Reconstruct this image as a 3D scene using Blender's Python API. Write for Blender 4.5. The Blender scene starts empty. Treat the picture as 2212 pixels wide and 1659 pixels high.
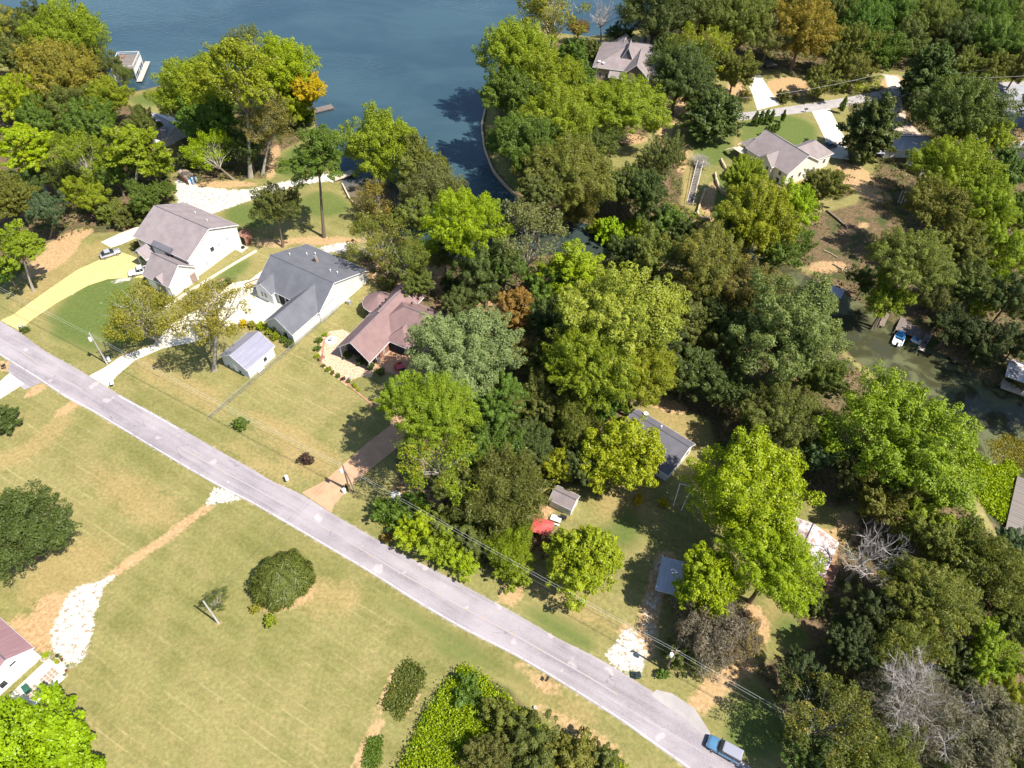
import bpy, math, random
import numpy as np
from mathutils import Vector
R = math.radians
random.seed(7); rng = np.random.default_rng(7)
S = bpy.context.scene
COL = S.collection

# ------------------------------------------------------------------ camera
CAM_H, PITCH, ROLL, FPX, CX, CY = 105.0, R(48.4), R(2.0), 1534.0, 1106.0, 829.5
cam = bpy.data.cameras.new('camera'); camo = bpy.data.objects.new('camera', cam); COL.objects.link(camo)
cam.sensor_fit = 'HORIZONTAL'; cam.sensor_width = 36.0; cam.lens = 36.0 * FPX / 2212.0
cam.clip_start = 1.0; cam.clip_end = 6000.0
_f = np.array([0, math.cos(PITCH), -math.sin(PITCH)]); _r = np.array([1., 0, 0]); _u = np.cross(_r, _f)
_r, _u = math.cos(ROLL) * _r + math.sin(ROLL) * _u, -math.sin(ROLL) * _r + math.cos(ROLL) * _u
from mathutils import Matrix
camo.matrix_world = Matrix(((_r[0], _u[0], -_f[0], 0), (_r[1], _u[1], -_f[1], 0), (_r[2], _u[2], -_f[2], CAM_H), (0, 0, 0, 1)))
S.camera = camo
# ------------------------------------------------------------------ sky, sun, exposure
SUN_EL, SUN_AZ = R(55.5), R(-30.0)          # azimuth of the sun as an angle from +X
W = bpy.data.worlds.new('World'); S.world = W; W.use_nodes = True
nt = W.node_tree; sky = nt.nodes.new('ShaderNodeTexSky'); sky.sky_type = 'NISHITA'; sky.sun_disc = False
sky.sun_elevation = SUN_EL; sky.sun_rotation = R(90) - SUN_AZ; sky.dust_density = 0.6; sky.altitude = 200
nt.links.new(sky.outputs[0], nt.nodes['Background'].inputs[0]); nt.nodes['Background'].inputs[1].default_value = 0.10
sl = bpy.data.lights.new('sun', 'SUN'); sl.energy = 4.8; sl.angle = R(0.53); sl.color = (1.0, 0.95, 0.86)
so = bpy.data.objects.new('sun', sl); COL.objects.link(so)
sd = Vector((math.cos(SUN_EL) * math.cos(SUN_AZ), math.cos(SUN_EL) * math.sin(SUN_AZ), math.sin(SUN_EL)))
so.rotation_euler = sd.to_track_quat('Z', 'Y').to_euler(); so.location = (60, -40, 120)
S.view_settings.view_transform = 'Standard'; S.view_settings.look = 'None'
S.view_settings.exposure = 0.92; S.view_settings.gamma = 1.0; S.view_settings.use_curve_mapping = False
S.cycles.max_bounces = 6; S.cycles.diffuse_bounces = 3; S.cycles.transmission_bounces = 3; S.cycles.glossy_bounces = 2
S.cycles.use_denoising = True

# ------------------------------------------------------------------ helpers
def ray(x, y): return _f + _r * (x - CX) / FPX - _u * (y - CY) / FPX
def PX(x, y, z=0.0):
    """survey point: where the line of sight through photo point (x, y) meets height z"""
    d = ray(x, y); t = (z - CAM_H) / d[2]; return np.array([0, 0, CAM_H]) + d * t
def proj(p):
    v = np.array(p, float) - [0, 0, CAM_H]; w = v @ _f
    return CX + FPX * (v @ _r) / w, CY - FPX * (v @ _u) / w, w
def sstep(a, b, x):
    t = np.clip((x - a) / (b - a), 0, 1); return t * t * (3 - 2 * t)
def inside(P, X, Y):
    c = np.zeros(X.shape, bool); n = len(P)
    for i in range(n):
        x0, y0 = P[i]; x1, y1 = P[(i + 1) % n]
        if y0 == y1: continue
        m = ((y0 > Y) != (y1 > Y)) & (X < (x1 - x0) * (Y - y0) / (y1 - y0) + x0); c ^= m
    return c
def segdist(P, X, Y, closed=True):
    d = np.full(X.shape, 1e9); n = len(P)
    for i in range(n if closed else n - 1):
        x0, y0 = P[i]; x1, y1 = P[(i + 1) % n]; dx, dy = x1 - x0, y1 - y0
        t = np.clip(((X - x0) * dx + (Y - y0) * dy) / (dx * dx + dy * dy + 1e-9), 0, 1)
        d = np.minimum(d, np.hypot(X - x0 - t * dx, Y - y0 - t * dy))
    return d
def sdist(P, X, Y):
    d = segdist(P, X, Y); return np.where(inside(P, X, Y), -d, d)
def pxpoly(pts, z=0.0): return [tuple(PX(x, y, z)[:2]) for x, y in pts]
def pxell(cx, cy, rx, ry, n=20, rot=0):
    c, s = math.cos(R(rot)), math.sin(R(rot))
    return pxpoly([(cx + rx * math.cos(a) * c - ry * math.sin(a) * s, cy + rx * math.cos(a) * s + ry * math.sin(a) * c) for a in np.linspace(0, 2 * math.pi, n, endpoint=False)])

def tag(o, label=None, cat=None, group=None, kind=None):
    if label: o['label'] = label
    if cat: o['category'] = cat
    if group: o['group'] = group
    if kind: o['kind'] = kind
    return o
def empty(name, loc, rz=0.0, label=None, cat=None, group=None):
    o = bpy.data.objects.new(name, None); COL.objects.link(o)
    o.location = loc; o.rotation_euler = (0, 0, rz); o.empty_display_size = 0.5
    return tag(o, label, cat, group)
def mesh(V, F, smooth=False, name='m'):
    m = bpy.data.meshes.new(name); m.from_pydata([tuple(map(float, v)) for v in V], [], [tuple(f) for f in F]); m.update()
    if smooth: m.polygons.foreach_set('use_smooth', [True] * len(m.polygons))
    return m
def obj(name, VF, mat, parent=None, smooth=False, loc=None, rz=None):
    m = VF if isinstance(VF, bpy.types.Mesh) else mesh(VF[0], VF[1], smooth, name)
    o = bpy.data.objects.new(name, m); COL.objects.link(o)
    if mat is not None and not m.materials: m.materials.append(mat)
    if parent is not None: o.parent = parent
    if loc is not None: o.location = loc
    if rz is not None: o.rotation_euler = (0, 0, rz)
    return o
def inst(name, m, parent, loc=(0, 0, 0), rot=(0, 0, 0), scale=(1, 1, 1)):
    o = bpy.data.objects.new(name, m); COL.objects.link(o); o.parent = parent
    o.location = loc; o.rotation_euler = rot; o.scale = scale; return o
class MB:
    def __init__(s): s.V = []; s.F = []
    def add(s, V, F):
        n = len(s.V); s.V += [tuple(v) for v in V]; s.F += [tuple(i + n for i in f) for f in F]; return s
    def box(s, x0, x1, y0, y1, z0, z1):
        return s.add([(x0, y0, z0), (x1, y0, z0), (x1, y1, z0), (x0, y1, z0), (x0, y0, z1), (x1, y0, z1), (x1, y1, z1), (x0, y1, z1)],
                     [(0, 3, 2, 1), (4, 5, 6, 7), (0, 1, 5, 4), (1, 2, 6, 5), (2, 3, 7, 6), (3, 0, 4, 7)])
    def obox(s, c, sx, sy, z0, z1, a=0.0):
        ca, sa = math.cos(a), math.sin(a); P = []
        for z in (z0, z1):
            for x, y in ((-sx, -sy), (sx, -sy), (sx, sy), (-sx, sy)):
                P.append((c[0] + (x * ca - y * sa) / 2, c[1] + (x * sa + y * ca) / 2, z))
        return s.add(P, [(0, 3, 2, 1), (4, 5, 6, 7), (0, 1, 5, 4), (1, 2, 6, 5), (2, 3, 7, 6), (3, 0, 4, 7)])
    def prism(s, P, z0, z1):
        n = len(P); a = sum(P[i][0] * P[(i + 1) % n][1] - P[(i + 1) % n][0] * P[i][1] for i in range(n))
        if a < 0: P = P[::-1]
        return s.add([(x, y, z0) for x, y in P] + [(x, y, z1) for x, y in P],
                     [tuple(range(n - 1, -1, -1)), tuple(range(n, 2 * n))] + [(i, (i + 1) % n, n + (i + 1) % n, n + i) for i in range(n)])
    def tube(s, pts, rad, n=6, cap=True):
        pts = [Vector(p) for p in pts]; rad = rad if hasattr(rad, '__len__') else [rad] * len(pts); V = []; F = []
        for i, p in enumerate(pts):
            d = (pts[min(i + 1, len(pts) - 1)] - pts[max(i - 1, 0)]); d = d.normalized() if d.length > 1e-6 else Vector((0, 0, 1))
            a = Vector((0, 0, 1)).cross(d) if abs(d.z) < .95 else Vector((1, 0, 0)).cross(d); a.normalize(); b = d.cross(a)
            V += [p + (a * math.cos(2 * math.pi * k / n) + b * math.sin(2 * math.pi * k / n)) * rad[i] for k in range(n)]
        for i in range(len(pts) - 1):
            F += [(i * n + k, i * n + (k + 1) % n, (i + 1) * n + (k + 1) % n, (i + 1) * n + k) for k in range(n)]
        if cap: F += [tuple(range(n - 1, -1, -1)), tuple(range((len(pts) - 1) * n, len(pts) * n))]
        return s.add(V, F)
    def lathe(s, prof, c=(0, 0, 0), n=12):
        V = []; F = []
        for r, z in prof: V += [(c[0] + r * math.cos(2 * math.pi * k / n), c[1] + r * math.sin(2 * math.pi * k / n), c[2] + z) for k in range(n)]
        for i in range(len(prof) - 1): F += [(i * n + k, i * n + (k + 1) % n, (i + 1) * n + (k + 1) % n, (i + 1) * n + k) for k in range(n)]
        F += [tuple(range(n - 1, -1, -1)), tuple(range((len(prof) - 1) * n, len(prof) * n))]
        return s.add(V, F)
    def loft(s, secs):
        n = len(secs[0]); V = [p for q in secs for p in q]; F = []
        for i in range(len(secs) - 1): F += [(i * n + k, i * n + (k + 1) % n, (i + 1) * n + (k + 1) % n, (i + 1) * n + k) for k in range(n)]
        F += [tuple(range(n - 1, -1, -1)), tuple(range((len(secs) - 1) * n, len(secs) * n))]
        return s.add(V, F)
    def out(s, name, mat, parent=None, smooth=False, **k): return obj(name, (s.V, s.F), mat, parent, smooth, **k)

# ------------------------------------------------------------------ materials
class NT:
    def __init__(s, name):
        s.m = bpy.data.materials.new(name); s.m.use_nodes = True; s.t = s.m.node_tree
        s.b = s.t.nodes['Principled BSDF']; s.out = s.t.nodes['Material Output']
    def n(s, ty, **kw):
        o = s.t.nodes.new(ty)
        for k, v in kw.items(): setattr(o, k, v)
        return o
    def l(s, a, b): s.t.links.new(a, b)
    def val(s, sock, v):
        if isinstance(v, bpy.types.NodeSocket): s.l(v, sock)
        elif isinstance(v, (tuple, list)) and len(v) == 3 and sock.type == 'RGBA': sock.default_value = (*v, 1)
        else: sock.default_value = v
    def math(s, op, a, b=0.0, c=0.0, clamp=False):
        o = s.n('ShaderNodeMath', operation=op, use_clamp=clamp); s.val(o.inputs[0], a); s.val(o.inputs[1], b); s.val(o.inputs[2], c); return o.outputs[0]
    def mix(s, f, a, b, mode='MIX'):
        o = s.n('ShaderNodeMix', data_type='RGBA', blend_type=mode); s.val(o.inputs[0], f); s.val(o.inputs[6], a); s.val(o.inputs[7], b); return o.outputs[2]
    def obj_co(s): return s.n('ShaderNodeTexCoord').outputs['Object']
    def pos(s): return s.n('ShaderNodeNewGeometry').outputs['Position']
    def mapping(s, v, scale=(1, 1, 1), rz=0.0):
        o = s.n('ShaderNodeMapping'); s.l(v, o.inputs[0]); o.inputs['Scale'].default_value = scale; o.inputs['Rotation'].default_value = (0, 0, rz); return o.outputs[0]
    def along(s, v, rz, scale):
        return s.mapping(s.mapping(v, (1, 1, 1), rz), scale)
    def noise(s, v, scale, detail=3.0, rough=0.55, dist=0.0):
        o = s.n('ShaderNodeTexNoise'); s.l(v, o.inputs['Vector']); o.inputs['Scale'].default_value = scale; o.inputs['Detail'].default_value = detail
        o.inputs['Roughness'].default_value = rough; o.inputs['Distortion'].default_value = dist; return o.outputs['Fac']
    def ramp(s, v, lo, hi):
        o = s.n('ShaderNodeMapRange', interpolation_type='SMOOTHSTEP'); s.val(o.inputs[0], v); o.inputs[1].default_value = lo; o.inputs[2].default_value = hi; return o.outputs[0]
    def bump(s, h, strength=0.3, dist=0.05):
        o = s.n('ShaderNodeBump'); o.inputs['Strength'].default_value = strength; o.inputs['Distance'].default_value = dist; s.l(h, o.inputs['Height']); s.l(o.outputs[0], s.b.inputs['Normal'])
    def attr(s, name, out='Color'):
        o = s.n('ShaderNodeAttribute'); o.attribute_name = name; return o.outputs[out]
def simple(name, col, rough=0.7, var=0.18, scale=1.2, metal=0.0, spec=0.3, bump=0.0, fine=9.0, sx=(1, 1, 1)):
    k = NT(name); co = k.mapping(k.obj_co(), sx)
    f = k.noise(co, scale, 4); g = k.noise(co, fine, 2)
    f2 = k.math('ADD', k.math('MULTIPLY', f, 0.65), k.math('MULTIPLY', g, 0.35))
    f2 = k.ramp(f2, 0.3, 0.7)
    a = tuple(c * (1 - var) for c in col); b = tuple(min(1, c * (1 + var)) for c in col)
    k.l(k.mix(f2, a, b), k.b.inputs['Base Color'])
    k.b.inputs['Roughness'].default_value = rough; k.b.inputs['Metallic'].default_value = metal; k.b.inputs['Specular IOR Level'].default_value = spec
    if bump: k.bump(g, bump, 0.03)
    return k.m
def shingle(name, col, var=0.17, course=0.35):
    """asphalt shingles: courses run along the contour (object Z), tabs mottled"""
    k = NT(name); co = k.obj_co(); sep = k.n('ShaderNodeSeparateXYZ'); k.l(co, sep.inputs[0])
    fr = k.math('FRACT', k.math('MULTIPLY', sep.outputs[2], 1 / (course * .45)))
    line = k.ramp(fr, 0.0, 0.3)
    blot = k.noise(co, 0.5, 5, 0.6); fine = k.noise(co, 6, 2, 0.7)
    f = k.ramp(k.math('ADD', k.math('MULTIPLY', blot, .6), k.math('MULTIPLY', fine, .4)), .3, .7)
    c = k.mix(f, tuple(x * (1 - var) for x in col), tuple(x * (1 + var) for x in col))
    c = k.mix(k.math('MULTIPLY', k.math('SUBTRACT', 1.0, line), .16), c, tuple(x * .55 for x in col))
    k.l(c, k.b.inputs['Base Color']); k.b.inputs['Roughness'].default_value = .85; k.b.inputs['Specular IOR Level'].default_value = .2
    k.bump(fine, .4, .02); return k.m
def ribmetal(name, col, axis=0, pitch=0.6, rough=.4, rust=0.0):
    k = NT(name); co = k.obj_co(); sep = k.n('ShaderNodeSeparateXYZ'); k.l(co, sep.inputs[0])
    fr = k.math('FRACT', k.math('MULTIPLY', sep.outputs[axis], 1 / pitch))
    rib = k.math('SUBTRACT', 1.0, k.ramp(k.math('ABSOLUTE', k.math('SUBTRACT', fr, .5)), .0, .14))
    st = k.ramp(k.noise(k.mapping(co, (1.2, .25, .3)), 1.4, 5, .65), .35, .75)
    c = k.mix(st, tuple(x * .9 for x in col), tuple(min(1, x * 1.08) for x in col))
    if rust: c = k.mix(k.math('MULTIPLY', k.ramp(k.noise(co, .9, 6, .7), .5 - rust * .2, .62), .85), c, (.22, .09, .05))
    c = k.mix(k.math('MULTIPLY', rib, .22), c, tuple(x * .5 for x in col))
    k.l(c, k.b.inputs['Base Color']); k.b.inputs['Roughness'].default_value = rough; k.b.inputs['Specular IOR Level'].default_value = .4
    k.bump(rib, .5, .03); return k.m
def siding(name, col, pitch=0.16, var=.04):
    k = NT(name); co = k.obj_co(); sep = k.n('ShaderNodeSeparateXYZ'); k.l(co, sep.inputs[0])
    fr = k.math('FRACT', k.math('MULTIPLY', sep.outputs[2], 1 / pitch))
    c = k.mix(k.noise(co, .7, 4), tuple(x * (1 - var) for x in col), tuple(min(1, x * (1 + var)) for x in col))
    c = k.mix(k.math('MULTIPLY', k.ramp(fr, .18, .0), .3), c, tuple(x * .5 for x in col))
    k.l(c, k.b.inputs['Base Color']); k.b.inputs['Roughness'].default_value = .55; k.bump(fr, .3, .02); return k.m
def brickmat(name, col, mortar=(.3, .28, .25)):
    k = NT(name); co = k.obj_co(); sep = k.n('ShaderNodeSeparateXYZ'); k.l(co, sep.inputs[0])
    cb = k.n('ShaderNodeCombineXYZ'); k.l(k.math('ADD', sep.outputs[0], sep.outputs[1]), cb.inputs[0]); k.l(sep.outputs[2], cb.inputs[1])
    b = k.n('ShaderNodeTexBrick'); k.l(cb.outputs[0], b.inputs['Vector']); b.inputs['Scale'].default_value = 1.0; b.inputs['Brick Width'].default_value = .22; b.inputs['Row Height'].default_value = .075; b.inputs['Mortar Size'].default_value = .006
    k.val(b.inputs['Color1'], col); k.val(b.inputs['Color2'], tuple(x * .7 for x in col)); k.val(b.inputs['Mortar'], mortar)
    k.l(b.outputs[0], k.b.inputs['Base Color']); k.b.inputs['Roughness'].default_value = .85; return k.m
def planks(name, col, pitch=.18, axis=0, var=.25):
    k = NT(name); co = k.obj_co(); sep = k.n('ShaderNodeSeparateXYZ'); k.l(co, sep.inputs[0])
    v = k.math('MULTIPLY', sep.outputs[axis], 1 / pitch); fl = k.math('FLOOR', v); fr = k.math('FRACT', v)
    wn = k.n('ShaderNodeTexWhiteNoise', noise_dimensions='1D'); k.l(fl, wn.inputs['W'])
    f = k.math('ADD', k.math('MULTIPLY', wn.outputs[0], .6), k.math('MULTIPLY', k.noise(co, 1.5, 5, .7), .4))
    c = k.mix(f, tuple(x * (1 - var) for x in col), tuple(min(1, x * (1 + var)) for x in col))
    c = k.mix(k.math('MULTIPLY', k.ramp(fr, .1, 0.), .6), c, tuple(x * .3 for x in col))
    k.l(c, k.b.inputs['Base Color']); k.b.inputs['Roughness'].default_value = .85; return k.m

def foliage_mat(name, trans=.30, gloss=.02):
    k = NT(name); oi = k.n('ShaderNodeObjectInfo'); t = k.attr('tint', 'Fac'); hu = k.attr('clump', 'Fac')
    base = oi.outputs['Color']
    lo = k.mix(1.0, base, (.62, .66, .6), 'MULTIPLY'); hi = k.mix(1.0, base, (1.4, 1.3, 1.1), 'MULTIPLY')
    c = k.mix(k.math('ADD', k.math('MULTIPLY', t, .55), k.math('MULTIPLY', hu, .45)), lo, hi)
    # turning leaves, as many as the object's alpha says
    turn = k.math('LESS_THAN', k.math('ADD', k.math('MULTIPLY', t, .45), k.math('MULTIPLY', k.math('FRACT', k.math('MULTIPLY', hu, 7.31)), .55)), oi.outputs['Alpha'])
    c = k.mix(k.math('MULTIPLY', turn, .8), c, k.mix(k.math('FRACT', k.math('MULTIPLY', t, 9.7)), (.40, .31, .022), (.28, .16, .03)))
    d = k.n('ShaderNodeBsdfDiffuse'); k.l(c, d.inputs[0]); tr = k.n('ShaderNodeBsdfTranslucent')
    k.l(k.mix(1.0, c, (1.25, 1.2, .55), 'MULTIPLY'), tr.inputs[0])
    m1 = k.n('ShaderNodeMixShader'); m1.inputs[0].default_value = trans; k.l(d.outputs[0], m1.inputs[1]); k.l(tr.outputs[0], m1.inputs[2])
    g = k.n('ShaderNodeBsdfGlossy'); g.inputs['Roughness'].default_value = .45; m2 = k.n('ShaderNodeMixShader'); m2.inputs[0].default_value = gloss
    k.l(m1.outputs[0], m2.inputs[1]); k.l(g.outputs[0], m2.inputs[2]); k.l(m2.outputs[0], k.out.inputs[0]); return k.m

M = {}
M['leaf'] = foliage_mat('foliage')
M['bark'] = simple('bark', (.16, .12, .09), .9, .35, 3, bump=.5, sx=(1, 1, .25))
M['bark_pale'] = simple('pale_bark', (.36, .32, .27), .9, .3, 3, bump=.4, sx=(1, 1, .25))
M['bark_dead'] = simple('dead_wood', (.33, .295, .27), .9, .25, 3)
M['white_siding'] = siding('white_siding', (.62, .61, .585))
M['grey_siding'] = siding('grey_blue_siding', (.55, .58, .62))
M['cream_siding'] = siding('cream_siding', (.66, .62, .55))
M['trim'] = simple('white_trim', (.8, .79, .77), .5, .05)
M['roof_mauve'] = shingle('mauve_shingles', (.255, .212, .215))
M['roof_grey'] = shingle('slate_grey_shingles', (.125, .127, .145))
M['roof_maroon'] = shingle('faded_red_shingles', (.225, .145, .14))
M['roof_brown'] = shingle('brown_shingles', (.235, .195, .19))
M['roof_char'] = shingle('charcoal_shingles', (.13, .125, .145))
M['roof_lilac'] = ribmetal('pale_lilac_metal', (.225, .22, .285), 0, .9)
M['roof_pink'] = ribmetal('dusty_red_metal', (.30, .175, .185), 0, .9)
M['roof_tin'] = ribmetal('weathered_tin', (.42, .43, .48), 0, .7, .45)
M['roof_rust'] = ribmetal('rust_streaked_tin', (.66, .62, .62), 1, .6, .5, rust=.55)
M['roof_white'] = ribmetal('white_metal_roof', (.55, .53, .54), 0, .6, rust=.15)
M['roof_red'] = simple('red_canvas', (.55, .09, .08), .7, .1)
M['brick_dark'] = brickmat('dark_brick', (.20, .10, .085))
M['brick_tan'] = brickmat('tan_brick', (.32, .22, .16))
M['glass_pale'] = simple('bright_window_glass', (.42, .44, .47), .15, .08, spec=.6)
M['glass'] = simple('window_glass', (.03, .035, .045), .12, .1, spec=.6)
M['dark'] = simple('dark_recess', (.03, .03, .035), .9, .2)  # near-black for panels that imitate porch shade, and for vents
M['gutter'] = simple('gutter_metal', (.6, .6, .6), .4, .08)
M['galv'] = simple('galvanised_steel', (.42, .43, .44), .45, .15, metal=.5)
M['wood_grey'] = planks('weathered_boards', (.19, .16, .14), .18, 0)
M['wood_deck'] = planks('grey_brown_boards', (.17, .135, .12), .2, 0)
M['wood_pale'] = simple('pale_timber', (.50, .42, .33), .85, .2, 2)
M['wood_red'] = simple('red_brown_timber', (.26, .13, .09), .85, .25, 2)
M['wood_pole'] = simple('creosote_pole', (.22, .17, .13), .9, .25, 2, sx=(1, 1, .2))
M['pole_grey'] = simple('grey_pole_wood', (.46, .43, .41), .9, .2, 2, sx=(1, 1, .2))
M['wire'] = simple('wire', (.10, .095, .09), .6, .1)
M['wire_pale'] = simple('aluminium_wire', (.5, .5, .5), .4, .1)
M['stone'] = simple('sandstone', (.55, .42, .27), .9, .25, 2, bump=.6)
M['rock'] = simple('grey_rock', (.35, .32, .29), .9, .3, 2, bump=.6)
M['tyre'] = simple('tyre', (.02, .02, .02), .9, .2)
M['chrome'] = simple('wheel_metal', (.45, .45, .47), .3, .1, metal=.8)
M['plastic_black'] = simple('black_plastic', (.02, .021, .022), .5, .2)
M['plastic_green'] = simple('green_plastic', (.02, .10, .07), .5, .15)
M['white_paint'] = simple('white_paint', (.8, .8, .79), .45, .05)
M['red_light'] = simple('tail_lamp', (.35, .02, .02), .3, .1)
M['lamp'] = simple('head_lamp', (.7, .72, .75), .15, .05, spec=.6)
M['boat_white'] = simple('gelcoat_white', (.78, .78, .78), .3, .05)
M['boat_blue'] = simple('blue_canvas', (.03, .22, .50), .6, .12)
M['terracotta'] = simple('terracotta', (.40, .2, .13), .8, .2)
M['mulch'] = simple('red_mulch', (.30, .14, .085), .95, .4, 3, bump=.5)
M['paver'] = simple('brown_paver', (.30, .22, .17), .9, .2, 2)
M['log'] = simple('cut_log', (.40, .31, .23), .9, .3, 2)
def paint(name, col, rough=.3):
    k = NT(name); k.b.inputs['Base Color'].default_value = (*col, 1); k.b.inputs['Roughness'].default_value = rough
    k.b.inputs['Coat Weight'].default_value = .6; k.b.inputs['Coat Roughness'].default_value = .1
    f = k.noise(k.obj_co(), 2.5, 4); k.l(k.mix(f, tuple(c * .92 for c in col), tuple(min(1, c * 1.05) for c in col)), k.b.inputs['Base Color']); return k.m
# ------------------------------------------------------------------ shoreline and terrain
WZ = -1.3
near_shore = [(-40, 92), (60, 98), (150, 112), (215, 150), (240, 186), (292, 197), (352, 183), (380, 165), (450, 150), (540, 150), (620, 175), (662, 215), (672, 248),
    (690, 275), (708, 300), (722, 335), (738, 368), (740, 395), (756, 428), (777, 450), (802, 472), (830, 492), (870, 508), (910, 530), (960, 556), (1040, 562), (1120, 556), (1200, 548),
    (1262, 545), (1330, 558), (1400, 562), (1480, 577), (1560, 592), (1640, 612), (1720, 645), (1790, 700), (1838, 765), (1880, 800), (1950, 850), (2040, 905), (2066, 965), (2090, 1020), (2130, 1100), (2165, 1150), (2260, 1180)]
far_shore = [(2420, 1120), (2330, 960), (2212, 868), (2150, 830), (2080, 790), (2000, 745), (1930, 700), (1880, 668), (1800, 622), (1730, 592), (1650, 552), (1560, 503), (1480, 494), (1400, 490), (1330, 490),
    (1262, 484), (1210, 477), (1180, 465), (1140, 440), (1100, 408), (1066, 370), (1046, 320), (1040, 270), (1052, 215), (1072, 160), (1085, 110), (1100, 60), (1130, 45), (1200, 70), (1270, 78), (1330, 72), (1385, 60), (1430, 20), (1480, -40)]
WP = [(-900., 330.)] + pxpoly(near_shore, WZ) + pxpoly(far_shore, WZ) + [(300., 420.), (420., 1500.), (-900., 1500.)]
def axis(lo, hi, st, far):
    a = list(np.arange(lo, hi + st / 2, st)); s = st
    l, r = [lo], [hi]
    while r[-1] < far: s *= 1.35; r.append(r[-1] + s)
    s = st
    while l[-1] > -far: s *= 1.35; l.append(l[-1] - s)
    return np.array(l[:0:-1] + a + r[1:])
gx, gy = axis(-200, 200, .95, 2600), axis(6, 300, .95, 2600)
GX, GY = np.meshgrid(gx, gy)
wd = sdist(WP, GX, GY)
def bank(d): return np.where(d > 0, WZ * (1 - sstep(-.6, 5.0, d)), WZ + np.maximum(d * .35, -2.5) - .12)
GZ = bank(wd)
def ground_z(x, y): return float(bank(sdist(WP, np.array([x]), np.array([y])))[0])
def GP(x, y):
    """ground point seen at photo point (x, y)"""
    p = PX(x, y, 0.0)
    for _ in range(3): p = PX(x, y, ground_z(p[0], p[1]))
    return p
def on_ground(p): return (float(p[0]), float(p[1]), ground_z(p[0], p[1]))

road_up = [(-160, 600), (0, 694), (40, 716), (100, 761), (143, 783), (190, 811), (253, 850), (333, 893), (433, 950), (477, 976), (550, 1016), (586, 1040), (650, 1066), (713, 1107), (786, 1149), (853, 1189), (953, 1239), (1036, 1283), (1106, 1321),
    (1206, 1380), (1293, 1422), (1366, 1466), (1413, 1497), (1470, 1534), (1540, 1590), (1600, 1640), (1700, 1720)]
road_lo = [(-170, 668), (0, 768), (35, 790), (77, 816), (143, 860), (193, 886), (267, 930), (333, 970), (417, 1020), (500, 1066), (540, 1085), (576, 1106), (670, 1161), (740, 1202), (786, 1229), (840, 1263), (886, 1293), (986, 1353), (1106, 1413),
    (1170, 1450), (1223, 1483), (1290, 1525), (1336, 1554), (1423, 1616), (1483, 1659), (1560, 1715), (1640, 1775)]
def resample(P, n):
    P = np.array(P, float); d = np.r_[0, np.cumsum(np.hypot(*np.diff(P, axis=0).T))]; t = np.linspace(0, d[-1], n)
    return np.stack([np.interp(t, d, P[:, 0]), np.interp(t, d, P[:, 1])], 1)
NR = 160
ru, rl = resample(pxpoly(road_up), NR), resample(pxpoly(road_lo), NR)
def sm(a, k=3):
    b = a.copy()
    for _ in range(k): b[1:-1] = (b[:-2] + 2 * b[1:-1] + b[2:]) / 4
    return b
ru, rl = sm(ru), sm(rl)
ROADP = [tuple(p) for p in ru] + [tuple(p) for p in rl[::-1]]
ROADA = math.atan2(*(rl[120] - rl[40])[::-1])

# --- ground cover: what grows or lies where (smooth membership, made ragged in the shader)
def member(polys, soft=1.0):
    m = np.zeros(GX.shape)
    for P in polys:
        P = np.array(P); x0, y0 = P.min(0) - soft * 2; x1, y1 = P.max(0) + soft * 2
        i0, i1 = np.searchsorted(gx, [x0, x1]); j0, j1 = np.searchsorted(gy, [y0, y1])
        if i1 <= i0 or j1 <= j0: continue
        d = sdist([tuple(p) for p in P], GX[j0:j1, i0:i1], GY[j0:j1, i0:i1]); m[j0:j1, i0:i1] = np.maximum(m[j0:j1, i0:i1], sstep(soft, -soft, d))
    return m
def strip(line, w, soft=.6):
    L = pxpoly(line); P = np.array(L); x0, y0 = P.min(0) - w * 2; x1, y1 = P.max(0) + w * 2
    i0, i1 = np.searchsorted(gx, [x0, x1]); j0, j1 = np.searchsorted(gy, [y0, y1]); m = np.zeros(GX.shape)
    m[j0:j1, i0:i1] = sstep(w + soft, w - soft, segdist(L, GX[j0:j1, i0:i1], GY[j0:j1, i0:i1], False)); return m
LITTER = [pxpoly(p) for p in (
    [(-60, 150), (200, 160), (262, 215), (300, 240), (365, 330), (372, 400), (360, 470), (280, 500), (180, 505), (100, 525), (40, 600), (-60, 640)],
    [(395, 235), (560, 240), (670, 250), (660, 300), (600, 330), (575, 385), (440, 390), (390, 340)],
    [(770, 560), (900, 525), (1250, 550), (1700, 640), (1850, 790), (1930, 870), (2050, 940), (2060, 1040), (1900, 1080), (1800, 1100), (1600, 1020), (1545, 960), (1530, 905), (1350, 850), (1350, 890), (1290, 1050), (1180, 1045), (1150, 1110), (1180, 1180), (1060, 1240), (930, 1130), (860, 1080), (850, 960), (870, 900), (960, 690), (830, 640)],
    [(1620, 1440), (1760, 1390), (1690, 1300), (1790, 1180), (1850, 1100), (2050, 1060), (2100, 1110), (2160, 1170), (2300, 1180), (2300, 1750), (1800, 1750), (1740, 1600)],
    [(1380, -60), (2400, -80), (2330, 165), (2140, 170), (2060, 165), (1900, 150), (1760, 165), (1600, 120), (1450, 190), (1440, 90)],
    [(1800, 440), (1850, 415), (1830, 190), (1950, 180), (2150, 250), (2160, 300), (2260, 400), (2300, 900), (2150, 810), (1950, 690), (1800, 605), (1700, 545), (1740, 470), (1850, 440), (1900, 350), (1830, 300)],
    [(1080, 100), (1240, 90), (1250, 180), (1400, 240), (1400, 300), (1300, 330), (1290, 380), (1480, 320), (1470, 440), (1560, 490), (1290, 470), (1180, 450), (1110, 380), (1070, 300)],
    [(880, 1650), (950, 1500), (1000, 1440), (1100, 1490), (1180, 1570), (1330, 1640), (1380, 1720), (860, 1720)])]
litter = member(LITTER, 2.0)
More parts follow.
